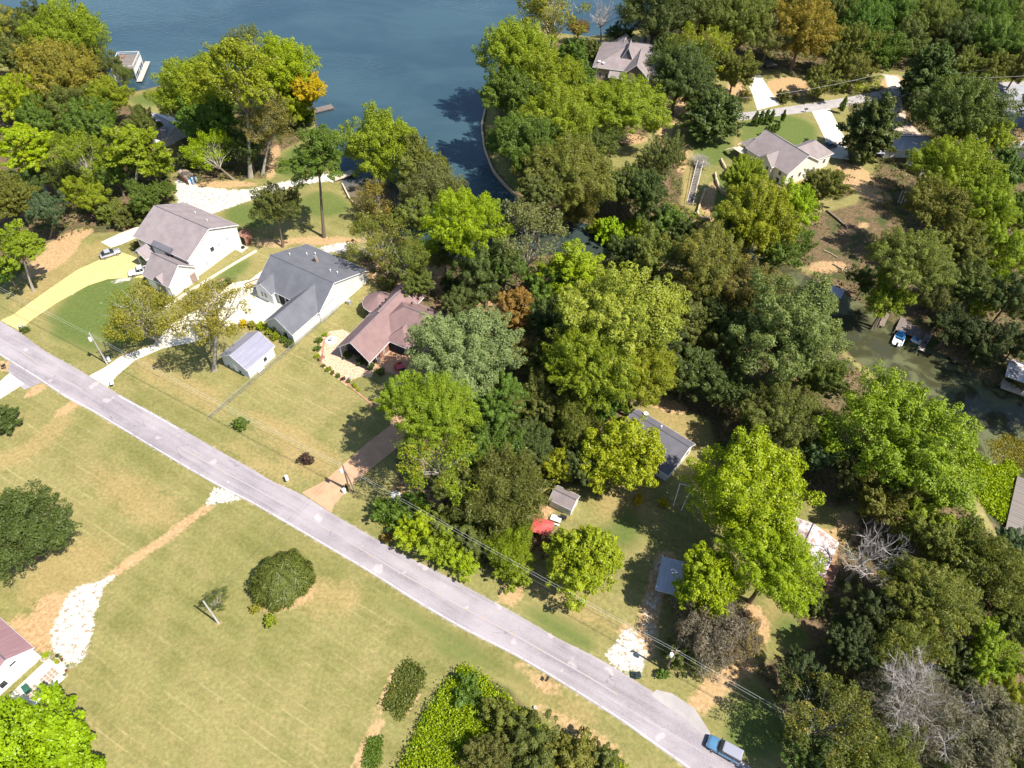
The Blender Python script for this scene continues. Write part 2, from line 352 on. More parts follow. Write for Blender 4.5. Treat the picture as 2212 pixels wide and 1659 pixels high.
lush = member([pxell(200, 665, 110, 55, rot=-35), pxell(255, 690, 75, 60), pxell(160, 720, 70, 25, rot=30), pxell(540, 465, 60, 30), pxell(700, 440, 60, 30), pxell(500, 590, 55, 18, rot=-35), pxell(1680, 290, 90, 45), pxell(1540, 300, 50, 60), pxell(1350, 1140, 40, 45), pxell(1310, 1170, 30, 40),
    pxell(1210, 1360, 90, 26, rot=30), pxell(1650, 1560, 80, 100, rot=50), pxell(1190, 1430, 80, 15, rot=32), pxell(1000, 1395, 200, 14, rot=30), pxell(1720, 1360, 60, 40, rot=40),
    pxell(630, 350, 25, 40, rot=25), pxell(320, 215, 45, 16), pxell(1260, 130, 20, 50, rot=25), pxell(2080, 1085, 30, 50, rot=20), pxell(690, 680, 60, 14, rot=-40), pxell(780, 825, 40, 15), pxell(1560, 430, 45, 55), pxell(1130, 420, 60, 60), pxell(1130, 300, 50, 90), pxell(1000, 1420, 70, 16, rot=30), pxell(1340, 470, 50, 12)], 3.0)
dry = member([pxell(150, 1240, 120, 60, rot=-35), pxell(300, 1080, 120, 45, rot=30), pxell(640, 950, 120, 30, rot=30), pxell(560, 1000, 90, 20, rot=30), pxell(700, 1290, 80, 40), pxell(1240, 1310, 110, 26, rot=28), pxell(1340, 1090, 70, 50), pxell(330, 800, 60, 30, rot=30), pxell(420, 850, 70, 30, rot=30),
    pxell(130, 590, 120, 25, rot=-35), pxell(700, 430, 50, 25), pxell(1450, 905, 80, 40, rot=30), pxell(1470, 390, 40, 90), pxell(1700, 380, 50, 60), pxell(1600, 300, 60, 20), pxell(1180, 1500, 120, 25, rot=30), pxell(300, 205, 20, 15), pxell(520, 430, 40, 18), pxell(660, 990, 90, 40, rot=30), pxell(1700, 1320, 60, 40), pxell(2190, 290, 40, 30)], 3.5)
soil = member([pxell(110, 560, 75, 22, rot=-32), pxell(150, 515, 55, 14, rot=-20), pxell(165, 470, 20, 8), pxell(590, 350, 14, 40, rot=15), pxell(480, 398, 80, 8), pxell(700, 520, 90, 10), pxell(590, 525, 40, 10), pxell(75, 845, 30, 10, rot=-30), pxell(10, 790, 18, 14), pxell(270, 775, 30, 10, rot=-30), pxell(110, 1330, 60, 45, rot=-40), pxell(70, 1370, 60, 30, rot=40), pxell(150, 880, 40, 10, rot=-30),
    pxell(1105, 1282, 26, 30, rot=30), pxell(1530, 1500, 60, 30, rot=-45), pxell(1560, 1470, 50, 30, rot=-30), pxell(1630, 1350, 34, 50, rot=-20), pxell(1600, 1440, 40, 24), pxell(1175, 1095, 26, 34), pxell(1400, 855, 40, 18), pxell(1430, 870, 60, 18, rot=20), pxell(1360, 300, 40, 12), pxell(1440, 260, 20, 60, rot=10), pxell(1470, 210, 40, 40), pxell(1590, 195, 22, 28), pxell(1700, 190, 50, 24), pxell(1850, 385, 50, 26, rot=30), pxell(1890, 420, 40, 16, rot=20), pxell(1835, 500, 16, 8), pxell(1865, 487, 14, 7), pxell(1790, 575, 45, 12),
    pxell(1780, 1190, 30, 50), pxell(1765, 1260, 40, 30), pxell(1830, 1140, 30, 40), pxell(2190, 300, 50, 22, rot=20), pxell(1510, 480, 40, 14), pxell(1530, 440, 14, 50, rot=12), pxell(1350, 1360, 18, 16), pxell(880, 1065, 40, 22, rot=30), pxell(930, 1080, 60, 12, rot=25), pxell(1470, 335, 18, 40), pxell(870, 640, 40, 40), pxell(960, 600, 80, 30), pxell(1010, 640, 70, 30), pxell(820, 590, 40, 20), pxell(1930, 190, 30, 30), pxell(1180, 1480, 40, 20, rot=30), pxell(1130, 1440, 26, 8, rot=30), pxell(1255, 1580, 120, 16, rot=30), pxell(605, 1310, 50, 10, rot=-10), pxell(655, 1285, 30, 20, rot=-30), pxell(475, 1347, 12, 6)], 1.6)
gravel = member([pxpoly(p) for p in ([(104, 1402), (112, 1355), (138, 1300), (163, 1268), (188, 1262), (225, 1264), (214, 1310), (202, 1362), (186, 1422), (170, 1437), (138, 1428)],
    [(168, 1268), (200, 1262), (222, 1252), (236, 1240), (252, 1236), (256, 1246), (238, 1262)], [(440, 1094), (462, 1052), (498, 1052), (528, 1078), (496, 1086)], [(1296, 1422), (1318, 1398), (1356, 1348), (1398, 1404), (1392, 1452), (1370, 1474), (1352, 1462)],
    [(374, 388), (400, 382), (432, 403), (500, 409), (560, 404), (660, 380), (722, 372), (722, 390), (660, 398), (590, 416), (520, 440), (430, 474), (384, 446)], [(690, 533), (765, 519), (762, 536), (736, 548), (700, 546)],
    [(30, 1505), (75, 1530), (130, 1462), (150, 1440), (175, 1436), (120, 1420)], [(2140, 200), (2260, 190), (2260, 300), (2190, 262)], [(1906, 160), (1940, 165), (1960, 205), (1920, 196)])], 1.5)
soil = np.maximum(soil, strip([(236, 1246), (300, 1200), (345, 1172), (400, 1130), (450, 1095)], 1.0, 1.2)); dry = np.maximum(dry, strip([(130, 915), (90, 950), (40, 985), (-40, 1010)], 2.2, 2))
gravel = np.maximum(gravel, .62 * strip([(168, 905), (188, 935)], .8, 1.2)); gravel = np.maximum(gravel, .5 * strip([(250, 1236), (300, 1203), (345, 1174)], .5, .9))
soil = np.maximum(soil, strip([(820, 1560), (795, 1600), (770, 1650)], .8, .9)); soil = np.maximum(soil, strip([(905, 1495), (875, 1550)], .35, .5)); soil = np.maximum(soil, strip([(850, 1450), (815, 1540)], .5, .7))
track = strip([(1395, 1400), (1400, 1340), (1418, 1260), (1440, 1205)], 1.6, 1.0); gravel = np.maximum(gravel, .55 * track); soil = np.maximum(soil, track)
gravel = np.maximum(gravel, .6 * member([pxell(220, 655, 14, 5), pxell(192, 652, 5, 3), pxell(155, 635, 8, 6), pxell(258, 606, 30, 6, rot=-10), pxell(275, 603, 10, 5)], .4))
rd = sdist(ROADP, GX, GY); shoulder = .8 * sstep(.8, -.1, rd); litter = np.where(wd < 1.0, np.maximum(litter, .8), litter)
for a in (lush, dry): a *= (1 - .9 * litter)

def grid_mesh(name, xs, ys, Z, attrs, mat):
    ny, nx = Z.shape; X, Y = np.meshgrid(xs, ys); co = np.stack([X, Y, Z], -1).reshape(-1, 3)
    idx = np.arange(ny * nx).reshape(ny, nx); F = np.stack([idx[:-1, :-1], idx[:-1, 1:], idx[1:, 1:], idx[1:, :-1]], -1).reshape(-1, 4)
    m = bpy.data.meshes.new(name); m.vertices.add(len(co)); m.vertices.foreach_set('co', co.ravel().astype('f4'))
    m.loops.add(F.size); m.loops.foreach_set('vertex_index', F.ravel().astype('i4')); m.polygons.add(len(F)); m.polygons.foreach_set('loop_start', np.arange(0, F.size, 4, dtype='i4'))
    m.polygons.foreach_set('use_smooth', np.ones(len(F), bool)); m.update(calc_edges=True)
    for k, ch in attrs.items():
        a = m.attributes.new(k, 'FLOAT_COLOR', 'POINT'); d = np.ones((len(co), 4), 'f4')
        for i, c in enumerate(ch): d[:, i] = c.ravel()
        a.data.foreach_set('color', d.ravel())
    m.materials.append(mat); o = bpy.data.objects.new(name, m); COL.objects.link(o); return o

k = NT('lawn_and_soil'); P = k.pos()
s1 = k.n('ShaderNodeSeparateColor'); k.l(k.attr('cover_a'), s1.inputs[0]); s2 = k.n('ShaderNodeSeparateColor'); k.l(k.attr('cover_b'), s2.inputs[0])
big = k.noise(P, .028, 5, .6); mid = k.noise(P, .22, 5, .62); fine = k.noise(P, 1.7, 4, .7); tiny = k.noise(P, 6.5, 2, .7)
rag = k.math('ADD', k.math('MULTIPLY', k.math('SUBTRACT', mid, .5), .9), k.math('MULTIPLY', k.math('SUBTRACT', fine, .5), .9))
def cover(sock, lo=.38, hi=.62, amt=1.0): return k.ramp(k.math('ADD', sock, k.math('MULTIPLY', rag, amt)), lo, hi)
# mower passes run with the road
mw = k.along(P, -ROADA, (.05, 1.0, 1)); pas = k.noise(mw, .5, 3, .6)
row = k.n('ShaderNodeSeparateXYZ'); k.l(k.along(P, -ROADA, (1, 1, 1)), row.inputs[0])
rw = k.math('ABSOLUTE', k.math('SUBTRACT', k.math('FRACT', k.math('ADD', k.math('MULTIPLY', row.outputs[1], .62), k.math('MULTIPLY', k.noise(k.along(P, -ROADA, (.04, .1, 1)), 1.0, 2), .9))), .5))
thin = k.math('MULTIPLY', k.ramp(rw, .13, .02), k.math('MULTIPLY', k.ramp(k.noise(k.along(P, -ROADA, (.09, 1.0, 1)), .9, 5, .75), .42, .66), k.ramp(big, .42, .6)))
g = k.mix(k.ramp(k.math('ADD', k.math('MULTIPLY', big, .55), k.math('MULTIPLY', mid, .45)), .38, .62), (.176, .170, .056), (.292, .240, .104))
g = k.mix(k.math('MULTIPLY', k.ramp(pas, .35, .7), .55), g, (.275, .252, .098))
g = k.mix(k.math('MULTIPLY', k.ramp(k.noise(P, .45, 5, .7), .56, .74), .55), g, (.125, .140, .042))
g = k.mix(k.math('MULTIPLY', thin, .42), g, (.50, .41, .21))
g = k.mix(k.math('MULTIPLY', cover(s1.outputs[0], .2, .95, .9), .5), g, (.40, .275, .13))
g = k.mix(k.math('MULTIPLY', cover(s1.outputs[1], .25, 1.0, 1.0), .8), g, (.088, .138, .032))
g = k.mix(k.ramp(fine, .25, .8), k.mix(1.0, g, (.72, .75, .7), 'MULTIPLY'), k.mix(1.0, g, (1.18, 1.15, 1.1), 'MULTIPLY'))
g = k.mix(k.math('MULTIPLY', k.ramp(tiny, .3, .75), .35), g, k.mix(1.0, g, (.62, .66, .6), 'MULTIPLY'))
lit = k.mix(k.ramp(fine, .3, .7), (.075, .052, .03), (.22, .15, .085)); lit = k.mix(k.ramp(mid, .45, .65), lit, (.06, .075, .025))
g = k.mix(cover(s2.outputs[0], .3, .75, .6), g, lit)
so_ = k.mix(k.ramp(fine, .3, .7), (.32, .185, .09), (.52, .34, .19)); so_ = k.mix(k.ramp(mid, .4, .7), so_, (.40, .28, .14))
g = k.mix(k.math('MULTIPLY', cover(s1.outputs[2], .35, .8, .9), .88), g, so_)
g = k.mix(k.math('MULTIPLY', cover(s2.outputs[2], .5, .9, .8), .75), g, k.mix(fine, (.36, .28, .17), (.50, .41, .29)))
gr = k.mix(k.ramp(tiny, .3, .6), (.30, .25, .19), (.72, .69, .64)); gr = k.mix(k.ramp(k.noise(P, 1.3, 6, .85), .50, .58), gr, k.mix(tiny, (.20, .145, .085), (.36, .28, .19)))
g = k.mix(k.math('MULTIPLY', cover(s2.outputs[1], .46, .72, 1.5), k.ramp(k.math('ADD', s2.outputs[1], k.math('SUBTRACT', k.noise(P, 2.4, 4, .75), .5)), .28, .62)), g, gr)
k.l(g, k.b.inputs['Base Color']); k.b.inputs['Roughness'].default_value = .95; k.b.inputs['Specular IOR Level'].default_value = .08
k.bump(k.math('ADD', fine, tiny), .55, .12)
ground = grid_mesh('ground', gx, gy, GZ, {'cover_a': (dry, lush, soil), 'cover_b': (litter, gravel, shoulder)}, k.m)
tag(ground, 'broad lawns, bare soil and leaf litter between the houses', 'ground', kind='structure')

# --- water: lake and creek, one level sheet
wx, wy = axis(-200, 200, 3, 2600), axis(20, 320, 3, 2600); XX, YY = np.meshgrid(wx, wy)
creek = sstep(20, 45, XX) * sstep(175, 140, YY); cove = member([pxell(770, 430, 60, 70)], 3)[::1, ::1] if False else sstep(14, 6, np.hypot(XX - PX(775, 430)[0], YY - PX(775, 430)[1]))
midc = sstep(-30, 0, XX) * sstep(165, 140, YY) * (1 - creek)
k = NT('water'); P = k.pos(); sp = k.n('ShaderNodeSeparateColor'); k.l(k.attr('murk'), sp.inputs[0])
n1 = k.noise(k.mapping(P, (1, 1.7, 1), R(20)), .55, 4, .6, .4); n2 = k.noise(k.mapping(P, (1, 2.2, 1), R(25)), .016, 4, .6, .6); n3 = k.noise(P, .16, 5, .6, .8)
base = k.mix(k.ramp(n2, .35, .65), (.026, .056, .076), (.040, .078, .098))  # broad lighter patches: cloudy sky reflection painted into the water colour
mk = k.mix(k.ramp(n3, .42, .6), (.048, .046, .020), (.105, .108, .046))
base = k.mix(k.math('MULTIPLY', sp.outputs[0], .95), base, mk); base = k.mix(k.math('MULTIPLY', sp.outputs[1], .95), base, (.16, .12, .08)); base = k.mix(k.math('MULTIPLY', sp.outputs[2], .7), base, (.035, .04, .022))
k.l(base, k.b.inputs['Base Color']); k.val(k.b.inputs['Roughness'], k.math('ADD', .06, k.math('MULTIPLY', k.math('MULTIPLY', sp.outputs[0], k.ramp(n3, .42, .6)), .5))); k.b.inputs['IOR'].default_value = 1.33
bm = k.n('ShaderNodeBump'); k.val(bm.inputs['Strength'], k.math('MULTIPLY', k.math('SUBTRACT', 1.0, k.math('MULTIPLY', sp.outputs[0], .9)), k.math('ADD', .12, k.math('MULTIPLY', k.ramp(k.noise(P, .012, 3), .42, .6), .5)))); bm.inputs['Distance'].default_value = .25; k.l(n1, bm.inputs['Height']); k.l(bm.outputs[0], k.b.inputs['Normal'])
water = grid_mesh('water', wx, wy, np.full(XX.shape, WZ), {'murk': (creek, cove, midc)}, k.m); tag(water, 'blue green lake and murky creek winding between the trees', 'water', kind='structure')

# --- main road
def sheet(name, rows, z, mat, parent=None):
    rows = [np.asarray(r) for r in rows]; n = len(rows[0]); V = [(p[0], p[1], z) for r in rows for p in r]
    F = [(i * n + j, i * n + j + 1, (i + 1) * n + j + 1, (i + 1) * n + j) for i in range(len(rows) - 1) for j in range(n - 1)]
    return obj(name, (V, F), mat, parent)
k = NT('old_asphalt'); P = k.pos(); a = k.along(P, -ROADA, (.12, 1, 1))
bl = k.noise(P, .16, 5, .65); tr = k.noise(a, .5, 4, .6); fi = k.noise(P, 5, 3, .7)
c = k.mix(k.ramp(k.math('ADD', k.math('MULTIPLY', bl, .5), k.math('MULTIPLY', tr, .5)), .36, .64), (.190, .165, .180), (.320, .280, .295))
c = k.mix(k.math('MULTIPLY', k.ramp(fi, .35, .75), .3), c, (.46, .42, .42))
v = k.n('ShaderNodeTexVoronoi', feature='DISTANCE_TO_EDGE'); dis = k.n('ShaderNodeVectorMath', operation='ADD'); k.l(k.along(P, -ROADA, (.1, .6, 1)), dis.inputs[0]); nz = k.n('ShaderNodeTexNoise'); k.l(P, nz.inputs['Vector']); nz.inputs['Scale'].default_value = .7; sc_ = k.n('ShaderNodeVectorMath', operation='SCALE'); k.l(nz.outputs['Color'], sc_.inputs[0]); sc_.inputs[3].default_value = .35; k.l(sc_.outputs[0], dis.inputs[1]); k.l(dis.outputs[0], v.inputs['Vector']); v.inputs['Scale'].default_value = .9
ck = k.math('MULTIPLY', k.ramp(v.outputs['Distance'], .016, .0), k.ramp(k.noise(P, .09, 4), .50, .62)); c = k.mix(k.math('MULTIPLY', ck, .6), c, (.07, .06, .065))
trk = k.ramp(k.noise(k.along(P, -ROADA, (.02, 1.0, 1)), .8, 3, .6), .42, .62); c = k.mix(k.math('MULTIPLY', trk, .3), c, (.40, .36, .37)); stn = k.math('MULTIPLY', k.ramp(k.noise(P, .6, 6, .75), .60, .72), .45); c = k.mix(stn, c, (.12, .105, .11))
pt = k.math('MULTIPLY', k.ramp(k.noise(P, .33, 2, .4), .66, .70), .4); c = k.mix(pt, c, (.52, .45, .44))
k.l(c, k.b.inputs['Base Color']); k.b.inputs['Roughness'].default_value = .9; k.b.inputs['Specular IOR Level'].default_value = .2; k.bump(fi, .3, .02); M['road'] = k.m
def wornpaint(name, col, amt):
    k = NT(name); P = k.pos(); f = k.ramp(k.noise(P, 1.1, 5, .7), .5 - amt, .62 - amt * .6); k.l(k.mix(f, (.33, .295, .30), col), k.b.inputs['Base Color']); k.b.inputs['Roughness'].default_value = .85; return k.m
M['line_white'] = wornpaint('worn_white_paint', (.72, .70, .68), .12); M['line_yellow'] = wornpaint('worn_yellow_paint', (.42, .29, .16), -.03)
def lerp(a, b, t): return a * (1 - t) + b * t
road = sheet('road', [ru, lerp(ru, rl, .33), lerp(ru, rl, .66), rl], .03, M['road']); tag(road, 'worn pinkish grey two lane road crossing the picture', 'road', kind='structure')
sheet('edge_line', [lerp(ru, rl, .944)[:], lerp(ru, rl, .962)[:]], .034, M['line_white'], road)
for i0, i1 in ((20, 45), (66, 96), (98, 140)): sheet('centre_line', [lerp(ru, rl, .50)[i0:i1], lerp(ru, rl, .535)[i0:i1]], .034, M['line_yellow'], road)
sheet('edge_line', [lerp(ru, rl, .035)[52:66], lerp(ru, rl, .06)[52:66]], .034, M['line_white'], road)
def flat(name, pts, z, mat, label, th=.10, cat='driveway', kind='structure'):
    o = MB().prism(pxpoly(pts), z - th, z).out(name, mat); return tag(o, label, cat, kind=kind)
M['conc_cream'] = simple('cream_concrete', (.50, .41, .165), .85, .09, .5); M['conc_white'] = simple('pale_concrete', (.64, .58, .46), .85, .1, .5); M['conc_orange'] = simple('red_brown_concrete', (.45, .27, .16), .85, .14, .5); M['conc_tan'] = simple('tan_concrete', (.46, .36, .27), .85, .15, .6)
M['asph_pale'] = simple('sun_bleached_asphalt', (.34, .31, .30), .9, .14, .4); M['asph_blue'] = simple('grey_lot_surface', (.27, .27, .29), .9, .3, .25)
flat('side_road', [(20, 782), (78, 816), (92, 826), (52, 842), (18, 806)], .022, M['road'], 'short asphalt apron joining the road at the left edge', cat='road')
flat('driveway', [(-60, 905), (0, 862), (52, 829), (21, 806), (0, 824), (-60, 855)], .026, M['conc_white'], 'short white concrete drive at the left edge of the road')
flat('driveway', [(2, 692), (27, 681), (90, 636), (167, 583), (227, 556), (262, 545), (322, 566), (318, 600), (283, 600), (233, 603), (190, 617), (123, 654), (70, 690), (41, 714)], .045, M['conc_cream'], 'long cream concrete driveway curving up to the white two storey house')
flat('parking_pad', [(218, 523), (262, 503), (306, 487), (308, 508), (262, 528), (240, 535)], .030, M['conc_white'], 'white concrete pad beside the porch of the two storey house')
flat('driveway', [(193, 812), (232, 836), (252, 812), (292, 778), (352, 752), (424, 738), (500, 702), (545, 700), (570, 697), (612, 657), (552, 630), (592, 582), (582, 573), (540, 605), (500, 612), (470, 640), (420, 672), (368, 702), (330, 745), (262, 770), (225, 795)], .045, M['conc_white'], 'pale concrete drive and court in front of the grey roofed house')
flat('driveway', [(652, 1064), (716, 1108), (722, 1090), (738, 1072), (775, 1035), (832, 988), (868, 960), (900, 880), (905, 820), (870, 790), (852, 800), (860, 860), (842, 920), (792, 958), (745, 1000), (700, 1040)], .045, M['conc_orange'], 'red brown concrete driveway leading from the road under the trees')
flat('parking_court', [(797, 798), (846, 742), (880, 752), (930, 760), (930, 830), (866, 818), (846, 806)], .050, M['conc_orange'], 'red brown concrete court beside the maroon roofed house')
flat('driveway', [(1608, 163), (1640, 158), (1660, 190), (1684, 226), (1636, 238), (1626, 205)], .040, M['conc_white'], 'pale concrete driveway rising from the upper lane to a dark car')
flat('driveway', [(1752, 238), (1792, 234), (1806, 262), (1826, 300), (1834, 345), (1790, 340), (1782, 300), (1768, 270)], .040, M['conc_white'], 'pale concrete driveway beside the beige house with many gables')
flat('lane', [(1575, 246), (1640, 240), (1760, 222), (1832, 210), (1905, 196), (1960, 188), (2060, 182), (2260, 174), (2260, 192), (2060, 199), (1960, 206), (1905, 214), (1832, 228), (1760, 240), (1640, 256), (1578, 262)], .050, M['asph_pale'], 'pale narrow lane running past the beige house', cat='road')
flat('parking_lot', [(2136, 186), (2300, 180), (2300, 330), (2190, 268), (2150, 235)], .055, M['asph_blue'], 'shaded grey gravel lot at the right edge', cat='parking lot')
flat('driveway', [(1905, 214), (1945, 209), (1960, 262), (1990, 290), (1930, 292), (1918, 255)], .042, M['conc_tan'], 'tan drive down to the grey roofed house among the oaks')
flat('footpath', [(1295, 378), (1340, 370), (1368, 374), (1366, 388), (1320, 390), (1296, 390)], .03, M['conc_tan'], 'short tan concrete path showing between the shrubs', cat='path')
flat('road_patch', [(1405, 1500), (1418, 1490), (1452, 1498), (1500, 1530), (1535, 1584), (1520, 1588), (1470, 1545), (1430, 1520)], .038, M['asph_pale'], 'patched asphalt apron beside the orange dirt entrance', th=.006, cat='road')
# ------------------------------------------------------------------ trees
def unit(v): return v / (np.linalg.norm(v, axis=-1, keepdims=True) + 1e-9)
def rdir(r, n, zmin=-1.0):
    z = r.uniform(zmin, 1, n); a = r.uniform(0, 2 * math.pi, n); s = np.sqrt(1 - z * z); return np.stack([s * np.cos(a), s * np.sin(a), z], 1)
def leaf_mesh(name, C, N, size, r, clump, asp=.62, along=None):
    """C centres, N normals -> one four sided leaf spray each"""
    n = len(C); ref = rdir(r, n) if along is None else along
    T = unit(ref - (ref * N).sum(1, keepdims=True) * N); B = np.cross(N, T); s = (size * r.uniform(.6, 1.35, n))[:, None]
    droop = N * (-.18) * s
    V = np.stack([C - T * s * .5, C + B * s * .5 * asp + droop * .3, C + T * s * .5 + droop, C - B * s * .5 * asp + droop * .3], 1).reshape(-1, 3)
    m = bpy.data.meshes.new(name); m.vertices.add(n * 4); m.vertices.foreach_set('co', V.astype('f4').ravel())
    m.loops.add(n * 4); m.loops.foreach_set('vertex_index', np.arange(n * 4, dtype='i4')); m.polygons.add(n); m.polygons.foreach_set('loop_start', np.arange(0, n * 4, 4, dtype='i4'))
    m.update(calc_edges=True)
    for nm, d in (('tint', r.random(n)), ('clump', clump)):
        a = m.attributes.new(nm, 'FLOAT', 'POINT'); a.data.foreach_set('value', np.repeat(d, 4).astype('f4'))
    m.materials.append(M['leaf']); return m
def crown(seed, Rr, Hc, n1, n2, n3, size, zmin=-.35, lobe=.36, sub=.30, shape='broad', loose=.5, asp=.6, fill=.12, plume=2.2):
    """crown of lobes, each of clumps, each of leaves; bottom at z = 0. returns mesh, lobe centres"""
    r = np.random.default_rng(seed); A = np.array([Rr, Rr, Hc / 2])
    D = rdir(r, n1 * 3, zmin); keep = [D[0]]
    for d in D[1:]:                                    # spread the lobes
        if len(keep) >= n1: break
        if min(np.linalg.norm(d - q) for q in keep) > 1.25 / math.sqrt(n1): keep.append(d)
    D = np.array(keep); rad = r.uniform(.42, .86, len(D))[:, None]
    L = D * rad * A
    if shape == 'tall': L[:, :2] *= (1.05 - .45 * np.clip((L[:, 2:] / A[2] + 1) / 2, 0, 1))
    if shape == 'cone': L[:, :2] *= (1.15 - 1.05 * np.clip((L[:, 2:] / A[2] + 1) / 2, 0, 1))
    if shape == 'flat': L[:, 2] = np.abs(L[:, 2]) * .8 - .1 * A[2]
    core = rdir(r, max(2, n1 // 4)) * .25 * A; L = np.concatenate([L, core])
    lr = Rr * lobe * r.uniform(.6, 1.3, len(L)); lr[len(D):] *= 1.15
    C, N, K = [], [], []
    for c, q in zip(L, lr):
        out = unit(c / A + 1e-6); k = max(3, int(n2 * r.uniform(.7, 1.3)))
        sd_ = unit(rdir(r, k) + out * .75 + [0, 0, .35]); sc = c + sd_ * q * r.uniform(.55, 1.2, (k, 1)) * [1, 1, min(1.0, Hc / 2 / Rr + .15)]; sr = q * sub * r.uniform(.7, 1.35, k)
        kk = np.maximum(4, (n3 * (sr / (Rr * lobe * sub)) ** 2 * r.uniform(.6, 1.3, k)).astype(int))
        for s, e, t in zip(sc, sr, kk):
            ax = unit(unit(s - c * .35) + [0, 0, .35] + rdir(r, 1)[0] * .35); u = r.random(t) ** .8; d = rdir(r, t); d = unit(d - (d @ ax)[:, None] * ax * .8)
            p = s + ax * (e * plume * (u - .35))[:, None] + d * (e * (.25 + .75 * np.sqrt(1 - u)) * r.uniform(.6, 1.05, t))[:, None]; C.append(p)
            N.append(unit(d * .6 + ax * .45 + [0, 0, .22] + rdir(r, t) * loose)); K.append(np.full(t, r.random()))
    if fill:
        t = int(fill * sum(map(len, C))); p = rdir(r, t) * (r.random((t, 1)) ** .5) * A * .8
        if shape == 'tall': p[:, :2] *= (1.0 - .4 * np.clip((p[:, 2:] / A[2] + 1) / 2, 0, 1))
        if shape == 'cone': p[:, :2] *= (1.1 - 1.05 * np.clip((p[:, 2:] / A[2] + 1) / 2, 0, 1))
        C.append(p); N.append(rdir(r, t)); K.append(r.random(t))
    C = np.concatenate(C); C[:, 2] += Hc / 2; L[:, 2] += Hc / 2
    return leaf_mesh('crown', C, np.concatenate(N), size, r, np.concatenate(K), asp), L
def limbs(seed, L, Rr, thick, mat, twigs=0):
    r = random.Random(seed); b = MB()
    for c in L:
        c = Vector(c); mid = Vector((c.x * .38 + r.uniform(-.1, .1) * Rr, c.y * .38 + r.uniform(-.1, .1) * Rr, c.z * .45)); st = Vector((0, 0, -thick * 2))
        b.tube([st, mid, c], [thick, thick * .6, thick * .18], 5, False)
        for _ in range(twigs):
            e = c + Vector((r.uniform(-1, 1), r.uniform(-1, 1), r.uniform(-.3, 1))) * Rr * .36; b.tube([mid.lerp(c, r.uniform(.3, 1)), e], [thick * .25, thick * .06], 3, False)
    m = mesh(b.V, b.F, True, 'branches'); m.materials.append(mat); return m
def trunk_mesh(mat, bend, seed):
    r = random.Random(seed); pts = []; rad = []
    for i in range(7):
        t = i / 6; pts.append((bend * math.sin(t * 2.2) * r.uniform(.6, 1.2), bend * .7 * math.sin(t * 3.1 + 1) * r.uniform(.4, 1.1) * t, t)); rad.append(.17 - .09 * t + (.09 if i == 0 else 0))
    pts[0] = (0, 0, -.03); pts[-1] = (0, 0, 1.0); b = MB().tube(pts, rad, 8, False); m = mesh(b.V, b.F, True, 'trunk'); m.materials.append(mat); return m
def bare(seed, Rr, Hc, lv, mat, ribbons):
    r = random.Random(seed); b = MB()
    def grow(p, d, ln, th, l):
        n = 3; pts = [p]; q = p; dd = d
        for i in range(n):
            dd = (dd + Vector((r.uniform(-.25, .25), r.uniform(-.25, .25), r.uniform(-.05, .2)))).normalized(); q = q + dd * ln / n; pts.append(q)
        b.tube(pts, [th * (1 - .55 * i / n) for i in range(n + 1)], 4 if l > 1 else 3, False)
        if l == 0: return
        for i in range(lv[l - 1]):
            e = pts[r.randint(1, n)]; a = Vector((r.uniform(-1, 1), r.uniform(-1, 1), r.uniform(-.35, .7))).normalized(); grow(e, (dd * .75 + a * .95).normalized(), ln * r.uniform(.5, .75), th * .45, l - 1)
    for i in range(6):
        a = 2 * math.pi * i / 6 + r.uniform(-.4, .4); grow(Vector((0, 0, 0)), Vector((math.cos(a) * .8, math.sin(a) * .8, r.uniform(.35, 1.1))).normalized(), Rr * .62, Rr * .034, len(lv))
    V = np.array(b.V); sx = Rr / np.percentile(np.hypot(V[:, 0], V[:, 1]), 97); V[:, :2] *= sx; V[:, 2] *= Hc / np.percentile(V[:, 2], 99)
    m = mesh(V, b.F, False, 'branches'); m.materials.append(mat); return m
TV = {}     # kind -> list of (R, Hc, crown mesh, branch mesh)
def variant(kind, seed, Rr, Hc, thick=.16, mat='bark', twigs=0, **kw):
    c, L = crown(seed, Rr, Hc, **kw); TV.setdefault(kind, []).append((Rr, Hc, c, limbs(seed, L, Rr, thick, M[mat], twigs)))
for i in range(4): variant('broadL', 10 + i, 9, 12.5, .26, n1=28 + 5 * i, n2=13, n3=(140, 125, 130, 110)[i], size=.32, lobe=(.40, .34, .37, .32)[i], plume=(1.8, 2.6, 2.2, 3.0)[i])
for i in range(6): variant('broadM', 20 + i, 5.5, 8.2, .18, n1=17 + 2 * i, n2=(9, 12)[i % 2], n3=(150, 110)[i % 2], size=.265, lobe=(.42, .34, .37, .30, .36, .32)[i], zmin=(-.3, -.5, -.1, -.6, -.35, -.2)[i], plume=(1.6, 2.6, 2.2, 3.2, 2.0, 2.8)[i], loose=(.45, .6)[i % 2])
for i in range(2): variant('tallL', 30 + i, 6.5, 15, .22, n1=22, n2=10, n3=95, size=.33, shape='tall', lobe=.36, zmin=-.8)
for i in range(2): variant('tallM', 40 + i, 4.2, 9.5, .16, n1=17, n2=10, n3=85, size=.28, shape='tall', lobe=.38, zmin=-.8)
for i in range(2): variant('round', 50 + i, 5.5, 9.0, .18, n1=30, n2=12, n3=80, size=.29, lobe=.30, sub=.36, zmin=-.6, fill=.2, plume=1.8)
for i in range(3): variant('loose', 60 + i, 6.0, 9.0, .20, 'bark_pale', 3, n1=15, n2=8, n3=75, size=.29, lobe=.34, sub=.42, fill=.06, loose=.9, zmin=-.3)
for i in range(2): variant('lawn', 65 + i, 6.0, 7.5, .24, 'bark_pale', 5, n1=17, n2=7, n3=70, size=.27, lobe=.28, sub=.5, fill=.03, loose=.9, shape='flat', zmin=-.1)
